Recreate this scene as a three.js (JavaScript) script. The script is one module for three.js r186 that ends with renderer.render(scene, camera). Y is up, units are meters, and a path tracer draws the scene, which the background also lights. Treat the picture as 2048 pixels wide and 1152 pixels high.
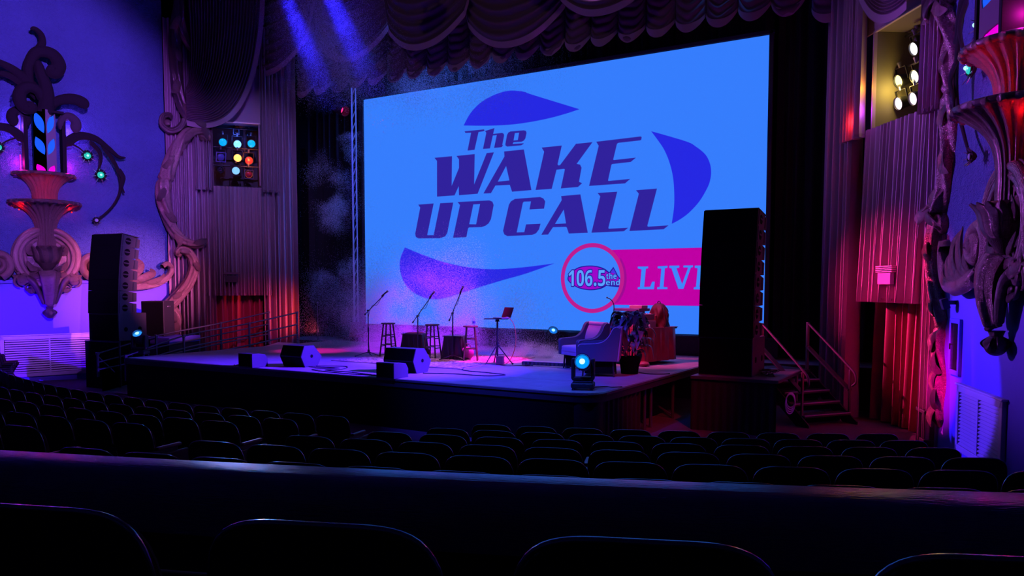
import * as THREE from 'three';
import { RoundedBoxGeometry } from 'three/addons/geometries/RoundedBoxGeometry.js';
import { mergeGeometries } from 'three/addons/utils/BufferGeometryUtils.js';
import { RectAreaLightUniformsLib } from 'three/addons/lights/RectAreaLightUniformsLib.js';
import { ImprovedNoise } from 'three/addons/math/ImprovedNoise.js';

// ------------------------------------------------------------------ camera, exposure, light
const scene = new THREE.Scene();
scene.background = new THREE.Color(0x000000);
const renderer = new THREE.WebGLRenderer({ antialias: true });
renderer.toneMapping = THREE.LinearToneMapping;
renderer.toneMappingExposure = 1.0;
renderer.shadowMap.enabled = true;
RectAreaLightUniformsLib.init();
const EYE = [11, 2.68, 11], FOCAL = 1580, CY = 666.6;
const camera = new THREE.PerspectiveCamera(2 * Math.atan(CY / FOCAL) * 180 / Math.PI, 2048 / (2 * CY), 0.05, 120);
camera.setViewOffset(2048, 2 * CY, 0, 0, 2048, 1152);          // the photograph is the upper part of a taller frame
camera.position.set(...EYE);
camera.rotation.order = 'YXZ';
camera.rotation.set(THREE.MathUtils.degToRad(-3.5), THREE.MathUtils.degToRad(31.25), 0);
scene.add(camera);

const rgb = (r, g, b) => new THREE.Color().setRGB(r, g, b);
function spot(name, from, to, col, power, deg, pen = 0.5, soft = 3) {
  const l = new THREE.SpotLight(rgb(...col), power, 0, deg * Math.PI / 180, pen, 2);
  l.name = name; l.position.set(...from); l.target.position.set(...to);
  l.castShadow = true; l.shadow.mapSize.set(1024, 1024); l.shadow.radius = soft; l.shadow.bias = -0.0005;
  scene.add(l, l.target);
  return l;
}
function glow(name, at, col, power, soft = 2) {
  const l = new THREE.PointLight(rgb(...col), power, 0, 2);
  l.name = name; l.position.set(...at); l.castShadow = true; l.shadow.radius = soft; scene.add(l);
  return l;
}
// stage spots and added fill spots, most with an added lamp body further down: name, from, to, colour, power, half angle, penumbra
const RIG = [
  ['stage wash', [8.75, 6.35, -4.1], [0.2, 1, -0.9], [0.07, 0.012, 1], 5600, 14, 0.8, 1],
  ['stage edge wash', [4.5, 12.6, 7.0], [3.6, 1, -1.4], [0.035, 0.04, 1], 1500, 11, 0.9],
  ['left house wash', [6.0, 9.5, 6.0], [-11.0, 6.0, 0.5], [0.36, 0.1, 1], 1500, 18.5, 0.3],
  ['right house wash', [-7.4, 6.9, -4.2], [11.2, 5.2, -0.8], [0.42, 0.1, 1], 1100, 14, 0.5, 1],
  ['left dado shutter', [-2.0, 3.4, 14.0], [-10.12, 1.25, -0.75], [0.085, 0.0, 1], 2300, 5.7, 0.08],
  ['right dado blue', [-7.3, 6.4, -4.2], [10.72, 1.4, -1.9], [0.08, 0.02, 1], 2000, 3.7, 0.06, 1],
  ['right dado magenta', [2.0, 9.5, 5.0], [10.5, 1.2, -2.75], [1, 0.0, 0.5], 2600, 2.9, 0.9],
  ['right curtain red', [-5.5, 7.8, -6.7], [9.9, 2.0, -3.9], [1, 0.03, 0.28], 5200, 7, 0.9],  // its lamp body is added beside the screen truss, in view
  ['left ornament pink', [8.8, 6.0, -4.2], [-9.4, 2.6, -2.2], [1, 0.18, 0.6], 3200, 6.5, 0.9, 1],
  ['rug magenta', [4.6, 12.9, -4.2], [1.45, 1.0, -3.85], [1, 0, 0.78], 4500, 4.6, 0.9],
  ['rug lilac', [-1.5, 12.9, 2.0], [0.2, 1.0, -3.0], [0.9, 0.3, 0.9], 330, 8, 0.9],  // fill added to brighten the rug
  ['stage side red', [10.4, 7.5, 3.0], [5.9, 0.6, -2.4], [1, 0.02, 0.1], 120, 9, 0.9],  // red fill added for the side of the stage
  ['stage left magenta', [1.8, 12.9, -4.6], [-3.8, 1.0, -3.6], [1, 0, 0.45], 1100, 4.6, 0.9],
  ['upstage lilac', [3.5, 12.9, -4.6], [2.9, 1.0, -4.9], [0.5, 0.2, 0.75], 420, 14, 0.9],
  ['smoke magenta', [4.2, 12.9, -4.5], [-1.5, 1.9, -5.6], [0.42, 0.015, 1], 3000, 9, 0.9],
  ['table red', [0.0, 12.5, 1.5], [4.8, 1.4, -5.0], [1, 0.05, 0.28], 900, 6, 0.8],
  ['left beam', [-7.0, 13.0, -4.6], [-4.3, 7.4, -4.95], [0.02, 0.012, 1], 8000, 4.2, 0.7],
  ['second beam', [-5.6, 13.0, -4.6], [-3.0, 8.0, -4.95], [0.02, 0.012, 1], 8000, 4.2, 0.7],
  ['haze blue', [1.8, 11.8, -6.85], [-3.4, 7.9, -6.5], [0.05, 0.15, 1], 330, 22, 0.9],  // added to light the haze above the screen
  ['valance blue', [-4.3, 10.7, -6.12], [-4.2, 8.5, -6.22], [0.02, 0.24, 1], 12, 26, 0.9],
  ['valance blue', [5.8, 10.7, -6.12], [5.9, 8.5, -6.22], [0.02, 0.2, 1], 12, 26, 0.9],
  ['truss blue', [-5.55, 12.8, -6.75], [-5.62, 2.0, -7.15], [0.025, 0.025, 1], 900, 2.2, 0.5],
  ['valance fill', [0.5, 12.8, 11.5], [-0.5, 9.2, -6.2], [1, 0.65, 0.9], 45, 27, 0.8],  // dim fill added for the swags and scallops
  ['left curtain violet', [-0.8, 10.6, 0.8], [-7.8, 5.8, -5.3], [0.34, 0.2, 1], 190, 15, 0.9],
  ['left curtain mauve', [3.2, 9.6, 2.6], [-8.2, 3.2, -4.8], [0.9, 0.2, 0.7], 90, 9, 0.9],
  ['right curtain mauve', [1.5, 10.6, 0.8], [9.0, 6.0, -5.2], [0.5, 0.2, 0.9], 80, 16, 0.9],
  ['doorway pink', [2.5, 8.0, 2.0], [-8.0, 1.4, -5.2], [1, 0.02, 0.35], 260, 6, 0.9],
  ['drape uplight', [-5.6, 1.35, -5.6], [-7.4, 1.9, -5.9], [1, 0.06, 0.06], 30, 30, 0.9, 1],
];
for (const [n, f, t, c, p, d, pen] of RIG) spot(n, f, t, c, p, d, pen);

// ------------------------------------------------------------------ helpers
const names = new Map();
function numbered(n) { const k = names.get(n) || 0; names.set(n, k + 1); return k ? `${n}_${String(k).padStart(3, '0')}` : n; }
function rng(seed) { let s = seed >>> 0; return () => { s = (s + 0x6d2b79f5) | 0; let t = Math.imul(s ^ (s >>> 15), 1 | s); t = (t + Math.imul(t ^ (t >>> 7), 61 | t)) ^ t; return ((t ^ (t >>> 14)) >>> 0) / 4294967296; }; }
const noise3 = new ImprovedNoise();
const lerp = (a, b, t) => a + (b - a) * t, clamp = (x, a, b) => Math.min(b, Math.max(a, x)), PI = Math.PI;
const sstep = (a, b, x) => { const t = clamp((x - a) / (b - a), 0, 1); return t * t * (3 - 2 * t); };

function shade(o) { o.traverse((m) => { if (m.isMesh) { m.castShadow = true; m.receiveShadow = true; } }); return o; }
function thing(name, label, category, at = [0, 0, 0], turn = 0, group) {
  const o = new THREE.Group(); o.name = numbered(name); o.position.set(...at); o.rotation.y = turn;
  o.userData = { label, category }; if (group) o.userData.group = group;
  scene.add(o); return o;
}
function part(name, geo, m, parent, label) {
  const o = new THREE.Mesh(Array.isArray(geo) ? merge(geo) : geo, m); o.name = name; o.castShadow = o.receiveShadow = true;
  if (label) o.userData.label = label;
  parent.add(o); return o;
}
function struct(name, geo, m, parent) {
  const o = part(parent ? name : numbered(name), geo, m, parent || scene); if (!parent) o.userData.kind = 'structure'; return o;
}
function copyOf(root, at, turn, label, group) {
  const r = root.clone(); r.name = numbered(root.name.replace(/_\d{3}$/, '')); r.userData = { ...root.userData };
  if (label) r.userData.label = label; if (group) r.userData.group = group;
  r.position.set(...at); r.rotation.y = turn; scene.add(r); return r;
}
function merge(list) {
  const flat = list.map((g) => { const h = g.index ? g.toNonIndexed() : g; for (const k of Object.keys(h.attributes)) if (!['position', 'normal', 'uv'].includes(k)) h.deleteAttribute(k); return h; });
  return mergeGeometries(flat);
}
const place = (g, x, y, z, rx = 0, ry = 0, rz = 0) => { if (rz) g.rotateZ(rz); if (rx) g.rotateX(rx); if (ry) g.rotateY(ry); return g.translate(x, y, z); };
const box = (w, h, d, x = 0, y = 0, z = 0, r = 0) => (r ? new RoundedBoxGeometry(w, h, d, 2, Math.min(r, w * 0.49, h * 0.49, d * 0.49)) : new THREE.BoxGeometry(w, h, d)).translate(x, y, z);
const cyl = (r0, r1, h, x = 0, y = 0, z = 0, n = 16) => new THREE.CylinderGeometry(r0, r1, h, n).translate(x, y, z);
const ball = (r, x = 0, y = 0, z = 0, n = 14) => new THREE.SphereGeometry(r, n, Math.max(6, n * 0.7 | 0)).translate(x, y, z);
function rod(a, b, r, n = 8, r2 = r) {
  const A = new THREE.Vector3(...a), B = new THREE.Vector3(...b), d = B.clone().sub(A), g = new THREE.CylinderGeometry(r2, r, d.length(), n);
  g.applyQuaternion(new THREE.Quaternion().setFromUnitVectors(new THREE.Vector3(0, 1, 0), d.clone().normalize()));
  return g.translate((A.x + B.x) / 2, (A.y + B.y) / 2, (A.z + B.z) / 2);
}
const bar = (a, b, w, h = w) => { const A = new THREE.Vector3(...a), B = new THREE.Vector3(...b), d = B.clone().sub(A), g = new THREE.BoxGeometry(w, d.length(), h);
  g.applyQuaternion(new THREE.Quaternion().setFromUnitVectors(new THREE.Vector3(0, 1, 0), d.normalize())); return g.translate((A.x + B.x) / 2, (A.y + B.y) / 2, (A.z + B.z) / 2); };
const curve = (pts) => new THREE.CatmullRomCurve3(pts.map((p) => new THREE.Vector3(p[0], p[1], p[2] || 0)));
const tube = (pts, r, n = 40, k = 7) => new THREE.TubeGeometry(curve(pts), n, r, k);
function grid(nu, nv, f) {
  const pos = [], uv = [], idx = [];
  for (let j = 0; j <= nv; j++) for (let i = 0; i <= nu; i++) { const p = f(i / nu, j / nv); pos.push(p[0], p[1], p[2]); uv.push(p[3] ?? i / nu, p[4] ?? j / nv); }
  for (let j = 0; j < nv; j++) for (let i = 0; i < nu; i++) { const a = j * (nu + 1) + i; idx.push(a, a + 1, a + nu + 2, a, a + nu + 2, a + nu + 1); }
  const g = new THREE.BufferGeometry();
  g.setAttribute('position', new THREE.Float32BufferAttribute(pos, 3)); g.setAttribute('uv', new THREE.Float32BufferAttribute(uv, 2)); g.setIndex(idx); g.computeVertexNormals();
  return g;
}
// a shape swept along points: in-plane half width w(t), height h(t) off the wall, ridged by lobes
function sweep(pts, w, h, { seg = 48, rad = 12, lobes = 0, amp = 0, twist = 0, up = [0, 0, 1] } = {}) {
  const c = curve(pts), U = new THREE.Vector3(...up), P = [], T = [];
  for (let i = 0; i <= seg; i++) { P.push(c.getPoint(i / seg)); T.push(c.getTangent(i / seg)); }
  return grid(rad, seg, (u, t) => {
    const i = Math.round(t * seg), B0 = U, tan = T[i], N = new THREE.Vector3().crossVectors(B0, tan).normalize(), B = new THREE.Vector3().crossVectors(tan, N);
    const a = u * 2 * PI, m = 1 + amp * Math.cos(lobes * a + twist * 2 * PI * t), ww = w(t) * m, hh = h(t) * m;
    const q = P[i].clone().addScaledVector(N, Math.cos(a) * ww).addScaledVector(B, Math.sin(a) * hh);
    return [q.x, q.y, q.z, u, t * 4];
  });
}
const taper = (r, end = 0.03, pow = 0.5) => (t) => r * Math.max(end, Math.pow(Math.sin(PI * clamp(t * 0.96 + 0.02, 0, 1)), pow));
const narrowing = (r0, r1) => (t) => lerp(r0, r1, t) * Math.min(1, 0.25 + t * 12) * (t > 0.97 ? 0.7 : 1);
const spiral = (x, y, z, R, turns, a0, dir, rise = 0.1) => { const p = []; const n = Math.ceil(turns * 12); for (let i = 0; i <= n; i++) { const t = i / n, r = R * Math.pow(1 - t, 0.9) + R * 0.06, a = a0 + dir * t * turns * 2 * PI; p.push([x + r * Math.cos(a), y + r * Math.sin(a), z + rise * t]); } return p; };
const plate = (pts, d, bevel = 0.01) => { const s = new THREE.Shape(pts.map((p) => new THREE.Vector2(p[0], p[1]))); return new THREE.ExtrudeGeometry(s, { depth: d, bevelEnabled: bevel > 0, bevelThickness: bevel, bevelSize: bevel, bevelSegments: 2, curveSegments: 10 }); };

// ------------------------------------------------------------------ textures and materials
function dataTex(n, f, srgb, rx = 1, ry = 1) {
  const d = new Uint8Array(n * n * 4);
  for (let y = 0; y < n; y++) for (let x = 0; x < n; x++) { const c = f(x / n, y / n), o = (y * n + x) * 4; if (typeof c === 'number') d[o] = d[o + 1] = d[o + 2] = clamp(c, 0, 1) * 255; else for (let k = 0; k < 3; k++) d[o + k] = clamp(c[k], 0, 1) * 255; d[o + 3] = 255; }
  const t = new THREE.DataTexture(d, n, n); t.wrapS = t.wrapT = THREE.RepeatWrapping; t.magFilter = THREE.LinearFilter; t.minFilter = THREE.LinearMipmapLinearFilter; t.generateMipmaps = true;
  if (srgb) t.colorSpace = THREE.SRGBColorSpace; t.repeat.set(rx, ry); t.needsUpdate = true; return t;
}
const tn = (u, v, f, z = 0) => { // tileable noise
  const n = (a, b) => noise3.noise(a, b, z), x = u * f, y = v * f;
  return n(x, y) * (1 - u) * (1 - v) + n(x - f, y) * u * (1 - v) + n(x, y - f) * (1 - u) * v + n(x - f, y - f) * u * v;
};
const fbm = (u, v, f, o, z = 0) => { let s = 0, a = 0.5; for (let i = 0; i < o; i++, a *= 0.55, f *= 2) s += a * tn(u, v, f, z + i * 7.3); return s; };
const texStucco = dataTex(512, (u, v) => 0.5 + 0.55 * fbm(u, v, 14, 5, 1) + 0.25 * tn(u, v, 90, 5));
const texStuccoTone = dataTex(512, (u, v) => { const k = 0.82 + 0.34 * fbm(u, v, 5, 6, 3) + 0.07 * tn(u, v, 120, 9); return [k, k, k]; });
const texFine = dataTex(256, (u, v) => 0.5 + 0.5 * fbm(u, v, 24, 4, 2));
const texWeave = dataTex(128, (u, v) => 0.5 + 0.25 * Math.sin(u * 2 * PI * 32) * Math.sin(v * 2 * PI * 32) + 0.3 * tn(u, v, 40, 3));
const texWear = dataTex(512, (u, v) => { const k = 0.75 + 0.35 * fbm(u, v, 9, 6, 11) - 0.3 * sstep(0.15, 0.3, fbm(u, v, 6, 5, 21)); return [k, k * 0.97, k * 0.93]; }, false);
const texScuff = dataTex(512, (u, v) => { const k = 0.72 + 0.25 * fbm(u, v, 7, 6, 31) + 0.25 * sstep(0.32, 0.42, Math.abs(tn(u, v * 0.999, 16, 41))) * 0.4; return [k, k, k]; });
const mat = (r, g, b, o = {}) => new THREE.MeshStandardMaterial({ color: rgb(r, g, b), roughness: 0.6, metalness: 0, side: THREE.DoubleSide, ...o });
const rep = (t, x, y = x) => { const c = t.clone(); c.repeat.set(x, y); c.needsUpdate = true; return c; };
const deep = (r, g, b, s = 0.12) => new THREE.MeshPhysicalMaterial({ color: rgb(r, g, b), roughness: 0.95, specularIntensity: s, side: THREE.DoubleSide });
const M = {
  stucco: mat(0.062, 0.115, 0.3, { roughness: 0.95, bumpMap: rep(texStucco, 0.5), bumpScale: 0.09, map: rep(texStuccoTone, 0.13) }),
  dado: mat(0.11, 0.09, 0.56, { roughness: 0.75, bumpMap: rep(texFine, 0.4), bumpScale: 0.004 }),
  gilt: mat(0.36, 0.23, 0.2, { roughness: 0.27, metalness: 0.45, bumpMap: rep(texFine, 3, 2), bumpScale: 0.035, map: rep(texWear, 1, 1) }),
  darkGilt: mat(0.1, 0.066, 0.06, { roughness: 0.28, metalness: 0.45, bumpMap: rep(texFine, 2, 2), bumpScale: 0.015 }),
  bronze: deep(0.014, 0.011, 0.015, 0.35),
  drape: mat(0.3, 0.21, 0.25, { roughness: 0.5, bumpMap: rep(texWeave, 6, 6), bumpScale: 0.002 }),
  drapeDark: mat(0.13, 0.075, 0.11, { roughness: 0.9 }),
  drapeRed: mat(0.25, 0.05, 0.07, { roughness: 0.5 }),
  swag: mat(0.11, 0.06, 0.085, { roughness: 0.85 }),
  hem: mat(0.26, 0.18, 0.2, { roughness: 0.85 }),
  blackCloth: mat(0.016, 0.014, 0.018, { roughness: 0.95 }),
  panelCloth: mat(0.33, 0.24, 0.28, { roughness: 0.9 }),
  black: mat(0.014, 0.014, 0.016, { roughness: 0.55 }),
  blackMatte: deep(0.004, 0.004, 0.005),
  cabinet: mat(0.035, 0.032, 0.038, { roughness: 0.6, bumpMap: rep(texFine, 3, 3), bumpScale: 0.002 }),
  grille: deep(0.003, 0.003, 0.004),
  metal: mat(0.3, 0.3, 0.32, { roughness: 0.35, metalness: 0.9 }),
  darkMetal: mat(0.05, 0.05, 0.055, { roughness: 0.4, metalness: 0.6 }),
  rail: mat(0.11, 0.1, 0.12, { roughness: 0.4, metalness: 0.5 }),
  deck: mat(0.42, 0.38, 0.4, { roughness: 0.55, map: rep(texScuff, 0.5, 0.5), bumpMap: rep(texFine, 1.5, 1.5), bumpScale: 0.002 }),
  deckBase: mat(0.03, 0.028, 0.03, { roughness: 0.8 }),
  carpet: mat(0.12, 0.07, 0.09, { roughness: 1, bumpMap: rep(texFine, 1, 1), bumpScale: 0.006, map: rep(texStuccoTone, 0.4) }),
  seat: mat(0.035, 0.008, 0.012, { roughness: 0.95 }),
  seatShell: mat(0.02, 0.012, 0.014, { roughness: 0.6 }),
  seatRim: mat(0.35, 0.35, 0.38, { roughness: 0.22, metalness: 0.9 }),
  armWood: mat(0.1, 0.06, 0.05, { roughness: 0.35 }),
  ledge: new THREE.MeshPhysicalMaterial({ color: rgb(0.3, 0.24, 0.3), roughness: 0.27, specularIntensity: 1, ior: 1.8, side: THREE.DoubleSide, bumpMap: rep(texFine, 3, 1), bumpScale: 0.004 }),
  upholstery: mat(0.42, 0.34, 0.46, { roughness: 0.85, bumpMap: rep(texWeave, 4, 4), bumpScale: 0.001 }),
  upholsteryDark: mat(0.1, 0.09, 0.12, { roughness: 0.9 }),
  piping: mat(0.6, 0.5, 0.65, { roughness: 0.7 }),
  satin: mat(0.3, 0.03, 0.05, { roughness: 0.38 }),
  blackSatin: mat(0.02, 0.015, 0.02, { roughness: 0.3 }),
  wood: mat(0.06, 0.04, 0.035, { roughness: 0.5 }),
  leaf: mat(0.14, 0.14, 0.12, { roughness: 0.35 }),
  vent: mat(0.5, 0.48, 0.52, { roughness: 0.55 }),
  white: mat(0.7, 0.7, 0.7, { roughness: 0.6 }),
  cable: mat(0.012, 0.012, 0.014, { roughness: 0.5 }),
  orange: mat(0.7, 0.2, 0.08, { roughness: 0.5 }),
  gel: (r, g, b, k = 1) => new THREE.MeshStandardMaterial({ color: 0x050505, emissive: rgb(r, g, b), emissiveIntensity: k, roughness: 0.3, side: THREE.DoubleSide }),
};

// frames of the two splayed house walls and the two curtained niches beside the stage: local x along the wall to the right, z into the room
const frame = (ax, az, ux, uz) => { const l = Math.hypot(ux, uz); ux /= l; uz /= l; return { turn: Math.atan2(-uz, ux), at: (s, y, n) => [ax + ux * s - uz * n, y, az + uz * s + ux * n], ux, uz, ax, az }; };
const WL = frame(-9.5, -2.63, 0.31, -0.95), WR = frame(10.5, -2.63, 0.31, 0.95);
const NL = frame(-9.35, -3.25, 2.25, -3.01), NR = frame(8.25, -6.26, 1.95, 2.76);
const ARC = [0.5, -14.6];                                              // the seat rows curve round this point
const rake = (R) => (R > 25.9 ? 1.45 : R > 18.65 ? 0.2 + 0.127 * (R - 18.65) : Math.max(0.1, 0.1 + 0.038 * (R - 16)));
// ------------------------------------------------------------------ the house: floor, walls, ceiling
{
  // raked, fan-shaped floor: flat near the stage, rising along the radius to the seats, a step up behind the parapet
  const rows = [11, 14, 16, 17, 18.65, 19.59, 20.53, 21.47, 22.41, 23.35, 24.3, 25.5, 25.89, 25.91, 28, 31, 36];
  const top = grid(48, rows.length - 1, (u, v) => { const R = rows[Math.round(v * (rows.length - 1))], a = lerp(-1.0, 0.95, u); const x = ARC[0] + R * Math.sin(a), z = ARC[1] + R * Math.cos(a); return [x, rake(R), z, x, z]; });
  const under = grid(12, 4, (u, v) => { const R = lerp(11, 36, v), a = lerp(-1.0, 0.95, u); return [ARC[0] + R * Math.sin(a), -0.3, ARC[1] + R * Math.cos(a)]; });
  struct('floor', [top, under, box(44, 0.3, 12, 0.5, -0.06, -4.4)], M.carpet);
  const wall = (fr, dir, name) => {
    const g = new THREE.Group(); g.name = name; g.position.set(...fr.at(0, 0, 0)); g.rotation.y = fr.turn; g.userData.kind = 'structure'; scene.add(g);
    const s0 = dir < 0 ? -23 : -0.75, s1 = dir < 0 ? 0.75 : 23, w = s1 - s0, uvw = (geo) => { const p = geo.attributes.position, uv = geo.attributes.uv; for (let i = 0; i < p.count; i++) uv.setXY(i, p.getX(i), p.getY(i)); return geo; };
    struct('upper_plaster', uvw(box(w, 11.3, 0.3, (s0 + s1) / 2, 2.75 + 5.65, -0.15)), M.stucco, g);
    struct('dado', uvw(box(w, 2.95, 0.3, (s0 + s1) / 2, 1.275, -0.13)), M.dado, g);
    struct('trim', box(w, 0.09, 0.06, (s0 + s1) / 2, 2.76, 0.03, 0.02), M.dado, g);
  };
  wall(WL, -1, 'wall_left'); wall(WR, 1, 'wall_right');
  struct('wall_back', box(40, 14, 0.3, 1, 7, 19.2), M.stucco);
  struct('ceiling', box(44, 0.3, 31, 0.5, 14.1, 4), M.stucco);
  // solid walls behind the curtained niches and round the stage house
  for (const [fr, n, L] of [[NL, 'wall_niche_left', 3.9], [NR, 'wall_niche_right', 3.5]]) { const o = struct(n, box(L + 1.5, 14, 0.2, L / 2, 7, -1.75), M.blackMatte); o.position.set(...fr.at(0, 0, 0)); o.rotation.y = fr.turn; }
  struct('wall_stage_back', box(26, 14, 0.3, 0.5, 7, -9.2), M.blackMatte);
  struct('wall_stage_left', box(0.3, 14, 4.4, -11.4, 7, -7.2), M.blackMatte);
  struct('wall_stage_right', box(0.3, 14, 4.4, 12.4, 7, -7.2), M.blackMatte);
  struct('wall_proscenium', box(17.6, 5, 0.25, 0.6, 11.6, -8.5), M.blackMatte);
}

// ------------------------------------------------------------------ stage deck
{
  const y = 1, X0 = -6.1, X1 = 5.88, Zf = 0.05, Zb = -6.4, rad = 0.42;
  const g = new THREE.Group(); g.name = 'stage'; scene.add(g); g.userData = { label: 'thrust stage with black front and violet lit deck below the screen', category: 'stage' };
  const outline = (d) => { const s = new THREE.Shape(); s.moveTo(X0 + d, -Zb); s.lineTo(X1 - d, -Zb); s.lineTo(X1 - d, -(Zf - rad)); s.absarc(X1 - rad, -(Zf - rad), rad - d, 0, -PI / 2, true); s.lineTo(X0 + d, -(Zf - d)); s.closePath(); return s; };
  const slab = new THREE.ExtrudeGeometry(outline(0), { depth: 0.13, bevelEnabled: false, curveSegments: 10 }); slab.rotateX(-PI / 2); slab.translate(0, y - 0.145, 0);
  part('deck_frame', slab, M.deckBase, g);
  part('upstage_deck', box(17.6, 0.9, 2.6, 0.6, y - 0.46, -7.7), M.deckBase, g);
  const nose = [[X0, y - 0.02, Zf], [X1 - rad, y - 0.02, Zf]]; for (let i = 1; i <= 8; i++) { const a = i / 8 * PI / 2; nose.push([X1 - rad + rad * Math.sin(a), y - 0.02, Zf - rad + rad * Math.cos(a)]); } nose.push([X1, y - 0.02, Zb]);
  const ng = []; for (let i = 0; i < nose.length - 1; i++) ng.push(bar(nose[i], nose[i + 1], 0.035, 0.035));
  part('edge_nosing', ng, mat(0.1, 0.09, 0.1, { roughness: 0.5 }), g);
  // deck sheets laid side by side with open joints, a hair out of level with each other
  const r = rng(5), dm = [0, 1, 2].map((k) => { const m = M.deck.clone(); m.color = rgb(0.4 + k * 0.025, 0.36 + k * 0.023, 0.39 + k * 0.025); return m; });
  const nx = 10, nz = 5, w = (X1 - X0 - 0.06) / nx, d = (Zf - Zb - 0.04) / nz;
  for (let i = 0; i < nx; i++) for (let j = 0; j < nz; j++) {
    const cx = X0 + 0.03 + (i + 0.5) * w, cz = Zb + (j + 0.5) * d, h = 0.016; let geo;
    if (i === nx - 1 && j === nz - 1) { const s = new THREE.Shape(); const a = cx - w / 2 + 0.003, b = cx + w / 2 - 0.003, zf = -(cz + d / 2 - 0.003), zb = -(cz - d / 2 + 0.003), q = rad - 0.04; s.moveTo(a, zb); s.lineTo(b, zb); s.lineTo(b, zf + q); s.absarc(b - q, zf + q, q, 0, -PI / 2, true); s.lineTo(a, zf); geo = new THREE.ExtrudeGeometry(s, { depth: h, bevelEnabled: false }); geo.rotateX(-PI / 2); geo.translate(0, y - h, 0); const uv = geo.attributes.uv, p = geo.attributes.position; for (let k = 0; k < p.count; k++) uv.setXY(k, p.getX(k), p.getZ(k)); }
    else { geo = box(w - 0.006, h, d - 0.006, cx, y - h / 2 - r() * 0.002, cz); const uv = geo.attributes.uv, p = geo.attributes.position; for (let k = 0; k < p.count; k++) uv.setXY(k, p.getX(k) + i * 0.37, p.getZ(k) + j * 0.7); }
    part('deck_sheet', geo, dm[(i * 7 + j * 5) % 3], g);
  }
  for (let i = 0; i < 15; i++) part('deck_sheet', box(17.6 / 15 - 0.006, 0.016, 2.55, -8.2 + (i + 0.5) * 17.6 / 15, y - 0.009, -7.7), dm[i % 3], g);
  // black fascia and the skirt round the corner, the open framework beyond
  part('fascia', box(X1 - rad - X0, 0.78, 0.03, (X0 + X1 - rad) / 2, 0.46, Zf - 0.04), M.blackMatte, g);
  part('skirt', grid(60, 2, (u, v) => { const a = u * 5; const A = clamp(a, 0, 1) * PI / 2; const base = a < 1 ? [X1 - rad + (rad - 0.04) * Math.sin(A), Zf - rad + (rad - 0.04) * Math.cos(A)] : [X1 - 0.04, Zf - rad - (a - 1) * 0.36]; const f = 0.025 * Math.sin(u * 60); return [base[0] + f, 0.1 + v * 0.76, base[1] + f]; }), mat(0.02, 0.012, 0.014, { roughness: 0.9 }), g);
  part('side_skirt', box(0.03, 0.8, 6.2, X0 + 0.02, 0.46, -3.2), M.blackMatte, g);
  for (const z of [-2.15, -2.45, -3.6, -4.9]) for (const x of [X1 - 0.1, X1 - 1.2]) part('leg', cyl(0.03, 0.03, 0.86, x, 0.47, z, 8), M.rail, g);
  for (const z of [-2.3, -3.6]) part('brace', bar([X1 - 0.1, 0.15, z], [X1 - 1.2, 0.8, z], 0.03), M.rail, g);
  // black riser under the screen
  const rs = thing('screen_riser', 'low black panelled riser along the stage floor under the screen', 'riser', [0.6, y, -7.3]);
  for (let i = 0; i < 8; i++) part('panel', box(1.57, 0.42, 0.05, -5.5 + i * 1.575, 0.215, 0), mat(0.022, 0.016, 0.024, { roughness: 0.7 }), rs);
  part('top_rail', box(12.7, 0.05, 0.12, 0, 0.455, 0.0, 0.01), M.darkMetal, rs);
}

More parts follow.
